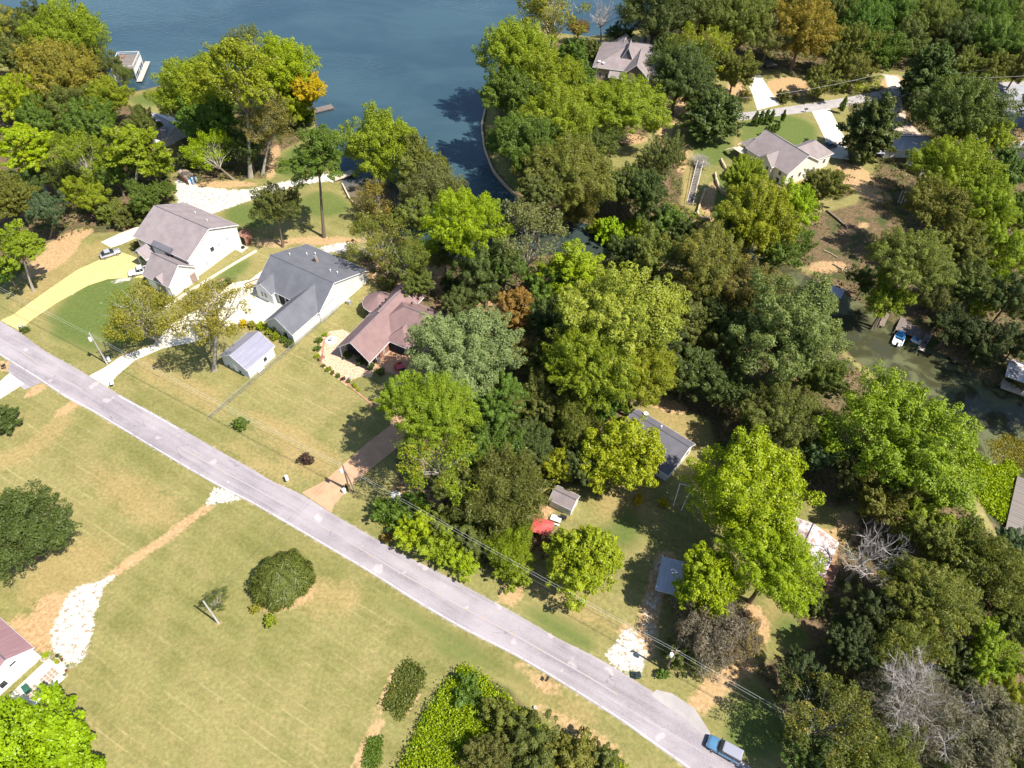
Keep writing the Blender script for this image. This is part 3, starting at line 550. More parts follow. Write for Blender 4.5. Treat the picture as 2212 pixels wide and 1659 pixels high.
for i in range(3): variant('shrub', 70 + i, 2.4, 3.4, .06, n1=12, n2=8, n3=80, size=.21, lobe=.42, zmin=-.6, fill=.3)
for i in range(2): variant('smallbush', 75 + i, 1.0, 1.4, .03, n1=9, n2=6, n3=26, size=.20, lobe=.42, zmin=-.7, fill=.3)
for i in range(3): variant('feather', 80 + i, 5.5, 8.0, .15, 'bark_pale', 4, n1=20, n2=11, n3=110, size=.46, lobe=.36, sub=.5, fill=.2, loose=1.0, asp=.22, zmin=-.5)
variant('cedar', 90, 3.4, 9, .14, n1=26, n2=11, n3=40, size=.45, shape='cone', lobe=.36, zmin=-.9, asp=.35, fill=.4)
variant('cedar', 91, 3.6, 8, .14, n1=24, n2=11, n3=40, size=.45, shape='tall', lobe=.40, zmin=-.9, asp=.35, fill=.4)
variant('cone', 92, .75, 3.2, .03, n1=34, n2=8, n3=18, size=.15, shape='cone', lobe=.26, zmin=-.98, asp=.45, fill=1.0, plume=.9)
variant('ball', 93, 1.0, 1.5, .03, n1=44, n2=8, n3=16, size=.15, lobe=.22, sub=.4, zmin=-.8, fill=.9)
for i in range(2):
    rr_ = np.random.default_rng(300 + i); dd_ = rdir(rr_, 14000, .0); pp_ = dd_ * (6.0, 6.0, 7.0) * (rr_.uniform(.55, 1.0, (14000, 1))) ; tt_ = unit(dd_ + rdir(rr_, 14000) * .7)
    TV.setdefault('bare', []).append((6.0, 7.5, leaf_mesh('crown', pp_, rdir(rr_, 14000), .55, rr_, rr_.random(14000), .07, tt_), bare(95 + i, 6.0, 7.5, (4, 5, 5, 4), M['bark_dead'], 0)))
TV['dead'] = [(5.0, 8.0, None, bare(98, 5.0, 8.0, (4, 5, 4), M['bark_dead'], 0))]
# a mounded bush of long drooping blades
def blade_bush(seed, Rr, Hh, n):
    r = np.random.default_rng(seed); D = rdir(r, n, 0.02); th_ = np.arctan2(D[:, 1], D[:, 0]); lump = 1 + .06 * np.sin(2 * th_ + .6) + .04 * np.sin(5 * th_ + 2) + .05 * np.sin(11 * th_) + .06 * np.sin(7 * D[:, 2] + 3 * th_); P0 = D * [Rr, Rr, Hh] * (r.uniform(.6, 1.06, n) * lump)[:, None]; tan = unit(np.stack([D[:, 0], D[:, 1], -.25 - .5 * (1 - D[:, 2])], 1) * .35 + rdir(r, n) * .9 + [.35, .35, 0])
    return leaf_mesh('crown', P0, unit(D * 1.1 + [0, 0, .3] + rdir(r, n) * .6), .7, r, r.random(n), .14, tan)
TV['blade'] = [(3.2, 3.4, blade_bush(99, 3.2, 3.4, 16000), mesh(*(lambda b: (b.V, b.F))(MB().tube([(0, 0, 0), (.1, .1, 1.6)], [.12, .05], 5)), False, 'branches'))]
TV['blade'][0][3].materials.append(M['bark'])
TRK = [trunk_mesh(M['bark'], .05, 1), trunk_mesh(M['bark'], .12, 2), trunk_mesh(M['bark_pale'], .08, 3), trunk_mesh(M['bark_dead'], .1, 4)]
ASP = dict(broadL=.72, broadM=.78, tallL=1.2, tallM=1.2, round=.85, loose=.75, lawn=.6, shrub=.7, smallbush=.7, feather=.75, cedar=1.25, cone=2.1, ball=.75, bare=.62, dead=.8, blade=.5)
HB = dict(broadL=.42, broadM=.42, tallL=.5, tallM=.5, round=.16, loose=.6, lawn=.7, shrub=.04, smallbush=.04, feather=.25, cedar=.12, cone=.06, ball=.04, bare=.3, dead=.35, blade=.03)
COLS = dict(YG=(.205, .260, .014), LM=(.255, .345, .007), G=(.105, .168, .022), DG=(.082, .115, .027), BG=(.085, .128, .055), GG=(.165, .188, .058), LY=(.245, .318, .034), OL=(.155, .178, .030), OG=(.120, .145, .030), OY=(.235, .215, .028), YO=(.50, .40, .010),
            BR=(.165, .150, .038), OR=(.225, .150, .036), GR=(.19, .165, .125), PU=(.085, .045, .035), LG=(.290, .325, .014), DK=(.058, .082, .026), PG=(.190, .255, .105))  # darkest green puts shade into the leaf colour of trees in deep shade
tree_i = 0
def tree(kind, cx, cy, w, col, label, h=None, base=None, autumn=0.0, asp=None, cat=None, name=None, trunk=0, group=None, hb=None):
    global tree_i; tree_i += 1; r = random.Random(1000 + tree_i); vs = TV[kind]
    if base is not None:
        B = GP(*base); px, py, dep = proj(B); zc = 0.0
        for z in np.arange(0.5, 40, .1):
            if proj((B[0], B[1], B[2] + z))[1] <= cy: zc = z; break
        dep = proj((B[0], B[1], B[2] + zc))[2]; rad = w / 2 * dep / FPX; Hc = 2 * rad * (asp or ASP[kind]); hbm = max(.3, zc - Hc / 2)
        off = np.array(PX(cx, cy, B[2] + zc)); lean = (off[0] - B[0], off[1] - B[1])
        if math.hypot(*lean) > 4: lean = (lean[0] * 4 / math.hypot(*lean), lean[1] * 4 / math.hypot(*lean))
    else:
        lean = (0, 0); zc = 5.0
        for _ in range(4):
            C_ = PX(cx, cy, zc); rad = w / 2 * proj(C_)[2] / FPX; Hc = 2 * rad * (asp or ASP[kind]); hbm = (hb if hb is not None else HB[kind] * rad + (1.2 if HB[kind] > .15 else .02))
            if h: hbm = max(.3, h - Hc)
            zc = hbm + Hc / 2
        B = np.array(on_ground(PX(cx, cy, zc)))
    B[2] = max(B[2], WZ - .2)
    v = vs[r.randrange(len(vs))]; s = rad / v[0]
    nm = name or ('shrub' if kind in ('shrub', 'smallbush', 'ball', 'blade') else 'tree'); cat = cat or ('shrub' if nm == 'shrub' else 'tree')
    t = empty(nm, tuple(B), r.uniform(0, 6.28), label, cat, group); rz = t.rotation_euler.z
    lx, ly = lean[0] * math.cos(-rz) - lean[1] * math.sin(-rz), lean[0] * math.sin(-rz) + lean[1] * math.cos(-rz)
    c = COLS[col]; j = [r.uniform(.92, 1.08) for _ in range(3)]
    if v[2]:
        q = r.uniform(.9, 1.12); o = inst('crown', v[2], t, (lx, ly, hbm), scale=(s * q, s / q, Hc / v[1])); o.color = (c[0] * j[0], c[1] * j[1], c[2] * j[2], autumn)
        if kind not in ('ball', 'cone', 'blade'): inst('branches', v[3], t, (lx, ly, hbm), scale=(s * q, s / q, Hc / v[1]))
    else: inst('crown', v[3], t, (lx, ly, hbm), scale=(s, s, Hc / v[1]))
    tk = inst('trunk', TRK[3 if kind in ('bare', 'dead') else trunk], t, (0, 0, 0), scale=(1, 1, 1)); th = max(.25, .115 * rad * (1 if HB[kind] > .1 else .5)) / .17 * .5
    # a straight leaning column: shear by rotating the trunk towards the crown base
    ln = math.sqrt(lx * lx + ly * ly + hbm * hbm); tk.scale = (th, th, ln + .25 * (Hc if HB[kind] > .1 else .3)); tk.rotation_euler = Vector((lx, ly, hbm)).to_track_quat('Z', 'X').to_euler()
    return t
T = tree
# --- wood along the left side, lake shore to drive
T('broadM', 12, 62, 84, 'OY', 'olive yellow tree at the far left edge beside the lake', autumn=.05)
T('broadM', 78, 58, 100, 'DG', 'dark green tree against the lake in the top left corner')
T('broadL', 152, 78, 150, 'YG', 'big rounded yellow green tree against the lake, top left')
T('broadM', 35, 118, 92, 'OG', 'dull green tree below the dark one in the top left')
T('broadL', 122, 172, 165, 'OY', 'wide pale olive gold tree in the left wood', autumn=.06, h=15)
T('broadM', 215, 135, 70, 'OG', 'dull green tree between the boathouse and the big rounded tree')
T('loose', 262, 168, 56, 'OG', 'small thin grey green tree in front of the boathouse')
T('broadM', 25, 208, 100, 'LM', 'lime green tree at the left edge above the yellow tipped one')
T('broadM', 150, 235, 100, 'OG', 'dark rounded tree in the middle of the left wood')
T('broadM', 226, 218, 92, 'YG', 'bright tree on the wood edge beside the small lakeside lawn')
T('broadM', 200, 275, 110, 'G', 'mid green tree behind the pale roofed cabin')
T('broadM', 92, 262, 96, 'G', 'green tree low in the middle of the left wood')
T('tallM', 62, 318, 118, 'LM', 'yellow tipped tree with a bare pale trunk, left wood', base=(100, 412), autumn=.16, trunk=2, asp=.75)
T('loose', 172, 335, 112, 'YG', 'open green tree with pale limbs, left wood', base=(190, 440), trunk=2)
T('tallM', 292, 318, 125, 'YG', 'tall flat topped green tree with a straight pale trunk by the gravel', base=(290, 420), trunk=2, asp=.7)
T('broadM', 245, 372, 84, 'G', 'green tree in the shade behind the drive of the white house')
T('broadM', 332, 352, 80, 'YG', 'bright bushy tree at the gravel drive beside the rusty shed')
T('broadM', 28, 425, 100, 'OL', 'olive green tree at the left edge above the dirt bank')
T('broadM', 104, 452, 78, 'BG', 'small blue green tree at the dirt bank, left side', base=(108, 515))
T('broadM', 182, 420, 84, 'YG', 'bright green bushy tree in the left wood near the bank')
T('shrub', 238, 458, 66, 'OL', 'rounded olive shrub at the left wood edge above the pad')
T('shrub', 275, 470, 50, 'OG', 'dark low shrub beside the parking pad')
T('broadM', 310, 425, 74, 'G', 'green tree behind the roof of the two storey house')
T('tallM', 32, 528, 100, 'YG', 'yellow green tree with a leaning trunk above the left drive', base=(72, 628), trunk=2, asp=.8)
T('broadM', 12, 585, 60, 'G', 'green tree at the left edge above the drive')
T('broadM', 130, 380, 80, 'OG', 'shaded tree behind the small blue green one')
T('broadM', 60, 395, 70, 'DG', 'dark understorey tree at the foot of the yellow tipped one')
T('broadM', 310, 275, 80, 'OG', 'greyish tree overhanging the pale roofed cabin')
T('broadM', 355, 410, 44, 'G', 'small green tree at the bend of the gravel drive')
# --- clump between gravel and lake
T('broadL', 432, 195, 160, 'YG', 'large green tree on the left of the lakeside clump', h=22)
T('tallL', 520, 168, 170, 'YG', 'tallest tree of the lakeside clump, pale trunk showing', base=(541, 383), trunk=2, asp=.95)
T('broadL', 612, 150, 135, 'LM', 'bright yellow green crown at the right of the lakeside clump', h=21)
T('broadM', 455, 262, 120, 'G', 'shaded green tree low in the lakeside clump', h=16)
T('loose', 588, 268, 118, 'BR', 'brownish olive tree with a pale leaning trunk in the lakeside clump', base=(567, 377), trunk=2, autumn=.25)
T('broadM', 668, 190, 66, 'YO', 'orange yellow autumn tree hanging over the small dock', h=16, autumn=.15)
T('broadM', 636, 222, 92, 'LM', 'lime green tree at the shore beside the small dock', h=12)
T('shrub', 655, 252, 44, 'G', 'green shrub at the shore by the landward end of the small dock')
T('loose', 462, 328, 100, 'LM', 'small open lime tree above the rusty shed', base=(505, 388), autumn=.06)
T('broadM', 395, 215, 84, 'OG', 'dark tree at the left foot of the lakeside clump', h=13)
T('broadM', 535, 320, 90, 'DG', 'deeply shaded tree between the two pale trunks', h=11)
T('shrub', 405, 345, 60, 'DG', 'dark shrubs against the rusty shed', h=4)
T('loose', 545, 110, 110, 'GG', 'grey green crown at the lake side of the lakeside clump', h=20)
T('tallL', 682, 335, 138, 'G', 'tall slender tree on a long bare trunk behind the grey house', base=(700, 512), asp=.72)
T('broadM', 596, 450, 96, 'OG', 'single small dull green tree between the white and grey houses', base=(611, 533), asp=.75)
# --- clump by the boat basin
T('broadL', 818, 312, 165, 'YG', 'large yellow green tree beside the boat basin, lake behind', h=14.5)
T('broadM', 912, 348, 120, 'OL', 'olive tree to the right of the basin tree', h=19)
T('loose', 822, 432, 118, 'BR', 'rusty tinged olive tree over the boat basin', h=10, autumn=.3)
T('feather', 940, 405, 118, 'GG', 'grey green feathery tree above the covered dock', h=17)
T('loose', 822, 525, 125, 'OL', 'open olive tree with twin trunks beside the grey house', base=(840, 596), autumn=.22)
T('broadM', 895, 465, 84, 'OL', 'dull green tree partly hiding the covered dock', h=14, autumn=.1)
T('loose', 880, 560, 100, 'OL', 'yellowish open tree left of the twin trunked pines', h=15, autumn=.1)
T('broadL', 1016, 488, 160, 'LM', 'bright green tree on two thin trunks behind the maroon house', base=(966, 612), asp=.8)
T('loose', 1140, 520, 165, 'GG', 'pale grey green tree with whitish dead twigs beside the creek', h=20)
T('broadM', 1050, 580, 130, 'DG', 'dark green tree right of the twin trunks', h=15)
T('broadM', 960, 545, 80, 'OG', 'dark tree low beside the brown pond water', h=12)
T('broadM', 1000, 655, 84, 'DG', 'dark small tree behind the maroon roof', h=10)
T('broadM', 900, 610, 70, 'OG', 'shaded small tree at the back corner of the maroon house', h=9)
T('shrub', 838, 610, 44, 'OG', 'shrub at the rear corner of the grey house')
T('shrub', 980, 620, 50, 'DG', 'shaded shrub under the twin trunks')
# --- peninsula
T('loose', 1196, 30, 140, 'OY', 'gold tinged open tree at the tip of the peninsula', autumn=.25, h=20)
T('broadM', 1250, 62, 40, 'OR', 'small rust coloured tree at the peninsula tip', autumn=.3)
T('dead', 1300, 30, 70, 'GR', 'leafless grey tree standing against the lake, top centre', h=17, base=(1298, 95))
T('broadL', 1122, 118, 150, 'YG', 'large bright tree on the peninsula shore', h=25)
T('broadL', 1180, 182, 150, 'YG', 'rounded yellow green tree in the middle of the peninsula', h=24)
T('broadM', 1108, 215, 120, 'G', 'green tree leaning over the water, peninsula shore', h=24)
T('broadL', 1205, 262, 150, 'YG', 'wide olive tree on the peninsula above the seawall', h=24)
T('broadL', 1140, 300, 145, 'G', 'full green tree shading the curved seawall', h=24)
T('broadM', 1245, 190, 100, 'G', 'green tree behind the lawn of the brown roofed house')
T('broadL', 1215, 375, 165, 'OL', 'dark spreading olive tree at the foot of the peninsula', h=22)
T('broadL', 1335, 238, 165, 'YG', 'broad yellow green tree in front of the brown roofed house', base=(1330, 325), asp=.5)
T('broadM', 1280, 240, 100, 'G', 'green tree left of the broad one before the brown roofed house')
T('broadM', 1275, 315, 100, 'OG', 'dark tree above the tan footpath')
T('feather', 1245, 435, 80, 'BR', 'brownish feathery tree at the creek end of the seawall')
T('broadM', 1170, 405, 90, 'OG', 'shaded tree beside the end of the seawall', h=20)
T('broadM', 1110, 165, 84, 'G', 'shaded tree between two bright ones on the shore', h=13)
T('broadM', 1340, 80, 54, 'DG', 'low dark trees behind the brown roofed house', h=7)
T('shrub', 1240, 110, 60, 'G', 'green bushes between the rust tree and the grey dead tree')
T('shrub', 1285, 110, 40, 'OG', 'bush at the foot of the grey dead tree')
# --- round the brown roofed house and the upper lane
T('broadL', 1468, 165, 135, 'DG', 'big dark oak at the right end of the brown roofed house')
T('loose', 1525, 118, 130, 'YG', 'tall bright tree with orange tips behind the dark oak', autumn=.1, h=19)
T('broadM', 1590, 150, 90, 'OL', 'olive tree behind the pale upper driveway')
T('broadL', 1418, 30, 140, 'DG', 'very dark tree at the water, top centre right')
T('broadL', 1520, 28, 130, 'OG', 'dark grey green tree beside the very dark waterside one')
T('broadL', 1600, 55, 130, 'OL', 'dull olive tree at the top edge, left of the golden one')
T('broadM', 1440, 110, 70, 'DG', 'dark tree touching the back of the brown roof', h=11)
T('cedar', 1540, 252, 118, 'DG', 'lone dark round evergreen beside the upper lane', asp=.85)
T('broadL', 1665, 75, 110, 'GG', 'grey green tree at the top edge beside the golden one')
T('broadL', 1735, 65, 135, 'OY', 'golden yellow tree at the top edge', autumn=.15, h=20)
T('broadM', 1770, 182, 80, 'OL', 'olive tree at the bend above the upper lane', h=9)
T('broadM', 1500, 215, 60, 'DG', 'shaded tree over the bare yard of the brown roofed house', h=9)
wood = [(1815, 30, 90, 'OG'), (1870, 55, 100, 'G'), (1935, 30, 100, 'G'), (2000, 45, 100, 'OL'), (2062, 25, 105, 'G'), (2125, 40, 110, 'G'), (2190, 30, 105, 'OG'), (1840, 105, 92, 'OL'), (1900, 112, 90, 'G'), (1955, 85, 84, 'OG'), (2090, 85, 100, 'DG'), (2155, 95, 110, 'G'),
        (2215, 85, 110, 'OG'), (1805, 120, 70, 'OL'), (1850, 150, 70, 'OL'), (1780, 45, 80, 'OG'), (1880, -10, 110, 'OG'), (1970, -20, 110, 'G'), (2050, -30, 110, 'OG'), (2140, -25, 120, 'G'), (2225, -20, 110, 'DG'), (1800, -20, 100, 'OG'), (1700, -10, 110, 'OG'), (1620, -15, 110, 'DG'), (1530, -25, 110, 'DG'), (1450, -20, 100, 'DG'), (2090, 140, 70, 'OL'), (2150, 145, 70, 'OL'), (2205, 140, 80, 'OG')]
for i, (x, y, w, c) in enumerate(wood): T('broadL' if w > 95 else 'broadM', x, y, w, c, 'dense green tree in the unbroken wood along the top right edge', group='trees of the top right wood')
T('cedar', 2010, 160, 130, 'DG', 'large dark conical evergreen where the upper lane bends', asp=.95)
T('cedar', 1886, 275, 128, 'DG', 'tall dark evergreen beside the driveway of the beige house', asp=1.1)
T('broadL', 2070, 248, 165, 'OG', 'wide dark oak between the lane and the grey roofed house')
T('broadM', 1985, 235, 70, 'DG', 'shaded oak at the tan drive', h=9)
T('broadM', 2125, 302, 110, 'YG', 'bright crown below the wide dark oak, right side')
T('broadL', 2055, 372, 155, 'YG', 'large yellow green tree at the right of the grey roofed house')
T('broadM', 2175, 372, 110, 'G', 'green tree near the right edge below the dirt lot')
T('broadM', 2015, 445, 120, 'OL', 'olive tree beside the stacked logs', h=20)
T('broadL', 2120, 450, 135, 'YG', 'broad sunlit tree on the right side, upper middle')
T('broadM', 2195, 462, 96, 'G', 'green tree at the right edge, upper middle')
T('broadM', 2062, 530, 120, 'OL', 'dull green tree right of the cleared ground')
T('broadM', 2165, 548, 120, 'YG', 'sunlit tree at the right edge above the creek')
T('broadL', 1972, 555, 150, 'OL', 'large olive tree between the clearing and the boat dock', h=23)
T('broadM', 2092, 618, 110, 'OG', 'shaded tree above the creek, right side')
T('broadM', 2190, 635, 110, 'DG', 'dark tree at the right edge over the creek bank', h=13)
T('broadM', 2150, 592, 56, 'LM', 'small lime green tree in shade near the right edge')
T('broadM', 2117, 662, 56, 'LM', 'small lime green tree just above the white roofed boat shelter bank')
T('broadM', 1925, 632, 100, 'YG', 'yellow green tree hanging over the boat dock', h=13)
T('feather', 2020, 640, 70, 'GG', 'pale grey green small tree right of the boat dock')
T('broadM', 1878, 592, 64, 'DG', 'dark tree left of the boat dock', h=9)
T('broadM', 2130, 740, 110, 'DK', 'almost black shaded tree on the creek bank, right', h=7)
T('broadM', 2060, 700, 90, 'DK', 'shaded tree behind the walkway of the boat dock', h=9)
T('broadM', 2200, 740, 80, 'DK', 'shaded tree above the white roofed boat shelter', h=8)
# --- round the beige house
T('broadM', 1602, 385, 88, 'YG', 'bright tree at the left corner of the beige house', h=12)
T('broadL', 1640, 462, 170, 'YG', 'large sunlit tree below the beige house')
T('broadM', 1725, 450, 100, 'LM', 'bright narrow tree in front of the beige house', h=12)
T('broadM', 1775, 405, 84, 'OL', 'olive tree at the right corner of the beige house', h=9)
T('broadM', 1590, 500, 110, 'DG', 'dark tree at the foot of the stone walls')
T('broadM', 1692, 530, 110, 'G', 'green tree at the edge of the cleared ground')
T('broadM', 1340, 402, 100, 'OG', 'dark bush tree beside the vine covered stairs, left')
T('broadM', 1430, 352, 105, 'OG', 'grey green bush tree left of the vine covered stairs')
T('broadM', 1400, 415, 110, 'DG', 'dark bush tree low beside the stairs')
T('shrub', 1440, 470, 84, 'G', 'green brush on the creek bank below the stairs')
T('shrub', 1480, 500, 80, 'DG', 'shaded brush at the creek below the stone wall')
T('shrub', 1320, 490, 70, 'LM', 'bright green waterside brush at the creek bend')
T('shrub', 1380, 480, 60, 'YG', 'sunlit brush on the far creek bank')
T('shrub', 1290, 480, 40, 'LM', 'small bright clump at the creek bank, left of the bend')
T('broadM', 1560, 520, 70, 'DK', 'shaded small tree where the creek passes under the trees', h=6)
# --- central forest south of the creek
T('tallL', 1242, 590, 140, 'LM', 'bright yellow green tree just below the creek bend', asp=.85)
T('broadL', 1340, 690, 250, 'LY', 'largest pale lime tree in the middle of the picture', h=24)
T('broadL', 1270, 790, 180, 'YG', 'yellow green tree under the largest lime one, left', h=19)
T('broadL', 1375, 800, 140, 'YG', 'olive lime tree above the bare yard of the small house', h=17, autumn=.08)
T('tallM', 1112, 668, 100, 'OR', 'orange brown autumn tree in the central forest', autumn=.2, asp=1.0)
T('broadM', 1130, 765, 84, 'BR', 'rust brown tree below the orange one', autumn=.3)
T('broadM', 1345, 560, 90, 'DG', 'dark tree on the near bank of the creek')
T('broadM', 1415, 565, 125, 'OL', 'olive brown tree on the near creek bank', autumn=.12)
T('broadL', 1520, 580, 170, 'OL', 'large bronze tinged tree in the central forest', autumn=.16)
T('broadL', 1625, 635, 150, 'BR', 'golden brown crown right of the large bronze one', autumn=.22)
T('broadM', 1478, 685, 125, 'OG', 'dark tree right of the largest lime one')
T('broadL', 1702, 712, 225, 'GG', 'huge grey green oak above the creek', h=22)
T('broadM', 1600, 745, 130, 'OG', 'dark green tree left of the huge grey green oak')
T('broadM', 1762, 815, 105, 'OG', 'green tree overhanging the creek below the huge oak')
T('broadM', 1485, 805, 125, 'DG', 'dark tree behind the bare yard of the small house')
T('broadM', 1570, 840, 110, 'DG', 'dark tree right of the bare yard')
T('broadL', 1685, 905, 165, 'OG', 'large dark green tree in the centre right')
T('broadM', 1775, 965, 110, 'BG', 'bluish green tree left of the big round one at the creek')
T('broadL', 1955, 958, 275, 'YG', 'very large round green tree beside the creek, right', h=19)
T('broadM', 1915, 1085, 130, 'OL', 'olive tree in front of the very large round one')
T('broadM', 1845, 1015, 90, 'GG', 'grey green small tree with bare twigs at the yard edge')
T('broadM', 1640, 985, 100, 'DG', 'shaded tree above the big lime trees')
T('broadM', 1560, 690, 110, 'DG', 'dark crown in the gap left of the huge oak')
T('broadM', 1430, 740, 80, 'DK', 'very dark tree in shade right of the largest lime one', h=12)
T('broadM', 1200, 700, 110, 'DG', 'dark tree between the orange one and the largest lime one')
T('broadM', 1180, 620, 100, 'G', 'green tree left of the creek bend, forest edge')
T('broadM', 1090, 570, 90, 'G', 'green tree below the pale grey green creek tree', h=14)
# --- thicket by the red brown drive
T('broadL', 1002, 772, 200, 'PG', 'big pale silvery green tree covering the maroon house corner', h=19)
T('broadM', 876, 862, 105, 'YG', 'yellow green tree beside the parking court', h=17)
T('broadL', 935, 895, 150, 'YG', 'tall yellow green tree over the red brown driveway', h=22)
T('loose', 948, 985, 170, 'YG', 'gold and green tree with a pale trunk over the driveway', h=19, autumn=.2)
T('broadM', 1070, 870, 130, 'G', 'green tree right of the silvery one')
T('broadM', 1160, 870, 120, 'OG', 'dark tree in the middle of the thicket')
T('broadM', 1062, 965, 130, 'G', 'mid green tree in the roadside thicket')
T('broadM', 1135, 965, 110, 'DG', 'dark tree left of the small yellow green one in the thicket')
T('feather', 1095, 1055, 170, 'OG', 'wide feathery dark olive tree behind the small shed')
T('feather', 1235, 915, 120, 'OL', 'olive feathery tree below the largest lime one')
T('round', 1210, 1005, 84, 'LG', 'small yellow green tree left of the round bright maple')
T('round', 1347, 985, 172, 'LG', 'round bright yellow green maple beside the small grey roofed house', h=14)
T('broadM', 1265, 1000, 90, 'DG', 'dark tree squeezed between the two yellow green maples')
T('broadM', 1000, 1050, 110, 'OG', 'dark tree behind the gold and green one')
T('broadM', 1190, 790, 100, 'OG', 'shaded tree below the orange brown ones')
T('broadM', 1300, 870, 110, 'G', 'green tree left of the bare yard')
T('broadM', 1010, 860, 90, 'G', 'green crown between the silvery and the yellow green trees')
for x, y, w, c, l in ((848, 1105, 84, 'G', 'leftmost bright roadside bush beside the pallet'), (905, 1140, 90, 'LM', 'lime roadside bush next to the brown weed'), (955, 1180, 90, 'YG', 'sunlit roadside bush in the middle of the row'), (995, 1212, 70, 'LM', 'low bright roadside bush at the end of the row'), (900, 1095, 70, 'G', 'green bush behind the leftmost roadside ones'), (960, 1130, 84, 'OL', 'olive bush behind the lime roadside one'), (1020, 1165, 84, 'OG', 'dark bush at the back of the roadside row')):
    T('shrub', x, y, w, c, l, h=2.2)
T('smallbush', 836, 1163, 28, 'OR', 'rust brown weed at the road edge', autumn=.4)
T('feather', 1098, 1180, 100, 'YG', 'weeping yellow green tree left of the red canopy', h=6.5, autumn=.1)
T('shrub', 1110, 1235, 84, 'YG', 'leafy skirt of yellow green brush by the wires')
T('shrub', 1060, 1110, 70, 'OL', 'olive brush above the weeping tree')
T('loose', 1188, 1175, 62, 'PU', 'purple grey bare looking shrub against the red canopy', h=5)
T('round', 1262, 1205, 172, 'LG', 'round yellow green maple beside the road and wires', h=12, autumn=.06)
T('smallbush', 1378, 1082, 26, 'YO', 'small golden bush under the round bright maple')
T('smallbush', 1432, 1086, 24, 'YO', 'small golden bush beside the white pipe frame')
# --- lime trees and the south east wood
T('broadL', 1615, 1085, 265, 'LM', 'huge lime green tree over the roof with rust streaks', h=19)
T('broadL', 1672, 1218, 185, 'LM', 'lime green tree beside the rust streaked roof, lower right', h=17)
T('round', 1532, 1262, 160, 'LM', 'bright lime tree over the blue grey carport', h=14)
T('feather', 1525, 1365, 160, 'GR', 'greyish half bare bush tree behind the power pole', h=8, autumn=.15)
T('feather', 1600, 1375, 90, 'GR', 'grey brown thin bush right of the half bare one', h=6, autumn=.3)
T('shrub', 1475, 1415, 84, 'OG', 'dark green brush at the foot of the power pole')
T('smallbush', 1430, 1455, 30, 'G', 'small bright bush at the base of the roadside power pole')
T('dead', 1882, 1192, 150, 'GR', 'white leafless dead tree beside the wooden deck', h=14)
T('broadL', 2000, 1288, 170, 'OL', 'large olive bronze tree in the lower right', autumn=.1)
T('broadM', 2050, 1180, 150, 'OL', 'olive tree right of the dead white one')
T('feather', 2150, 1255, 160, 'OL', 'fine textured olive tree at the right edge')
T('broadM', 2000, 1125, 120, 'YG', 'yellowish tree above the dead white one')
T('broadM', 2085, 1165, 84, 'G', 'small green tree beside the green bank')
T('broadM', 2190, 1190, 90, 'BG', 'blue green bush tree below the right hand pier')
T('broadM', 2145, 1420, 130, 'YG', 'sunlit tree at the right edge, lower right')
T('feather', 1945, 1400, 150, 'OL', 'dull olive tree above the big leafless one', autumn=.1)
T('bare', 1975, 1520, 240, 'GR', 'big leafless grey tree in the lower right', h=14)
T('broadM', 1975, 1545, 170, 'OG', 'dark bushes seen through the big leafless tree', h=6)
T('loose', 1790, 1560, 180, 'OG', 'dark thin tree with brownish twigs, lower right', autumn=.22)
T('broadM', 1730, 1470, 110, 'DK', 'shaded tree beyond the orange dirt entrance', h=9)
T('feather', 2120, 1600, 180, 'GR', 'greyish feathery tree at the bottom right')
T('feather', 1890, 1625, 150, 'OL', 'olive feathery tree at the bottom edge, lower right')
T('broadM', 2200, 1520, 120, 'YG', 'bright tree at the right edge near the bottom corner')
T('broadM', 2190, 1350, 100, 'OG', 'dull tree at the right edge between two bright ones')
T('broadM', 2060, 1440, 100, 'DG', 'dark tree right of the big leafless one')
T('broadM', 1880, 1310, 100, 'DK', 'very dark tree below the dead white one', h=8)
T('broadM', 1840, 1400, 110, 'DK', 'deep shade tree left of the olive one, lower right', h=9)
T('broadM', 2190, 1640, 130, 'OG', 'dull green tree in the bottom right corner')
T('broadM', 1740, 1640, 120, 'DG', 'dark tree at the bottom edge right of the blue car')
T('shrub', 1760, 1290, 60, 'OG', 'shaded brush beside the deck steps')
T('broadM', 2080, 1320, 100, 'OG', 'dark tree behind the large olive bronze one')
# --- lower left
T('broadL', 30, 1150, 205, 'DG', 'big dark green tree at the left edge beside the field', h=13)
T('cedar', 8, 905, 64, 'DG', 'dark evergreen at the left edge beside the road', asp=1.0)
T('round', 62, 1648, 285, 'LM', 'lime green tree filling the bottom left corner', h=12)
T('blade', 605, 1243, 126, 'OG', 'mounded dark willow bush in the middle of the field')
T('loose', 466, 1300, 52, 'OG', 'wispy thin shrub beside the field pole', h=2.6, name='shrub')
T('smallbush', 554, 1314, 24, 'OY', 'small yellowish round bush, upper of the two in the field')
T('smallbush', 585, 1339, 32, 'YG', 'small green round bush, lower of the two in the field')
T('smallbush', 520, 913, 36, 'G', 'small green bush alone on the mown lawn')
T('smallbush', 660, 992, 32, 'PU', 'small dark purple bush on the lawn beside the road', autumn=.1)
T('lawn', 308, 682, 150, 'OY', 'golden olive lawn tree beside the pole and driveway', base=(348, 748), autumn=.12, trunk=2, asp=.8)
T('lawn', 462, 672, 180, 'OY', 'open lawn tree with white forked trunk before the lilac roof', base=(463, 800), autumn=.1, trunk=2, asp=.55)
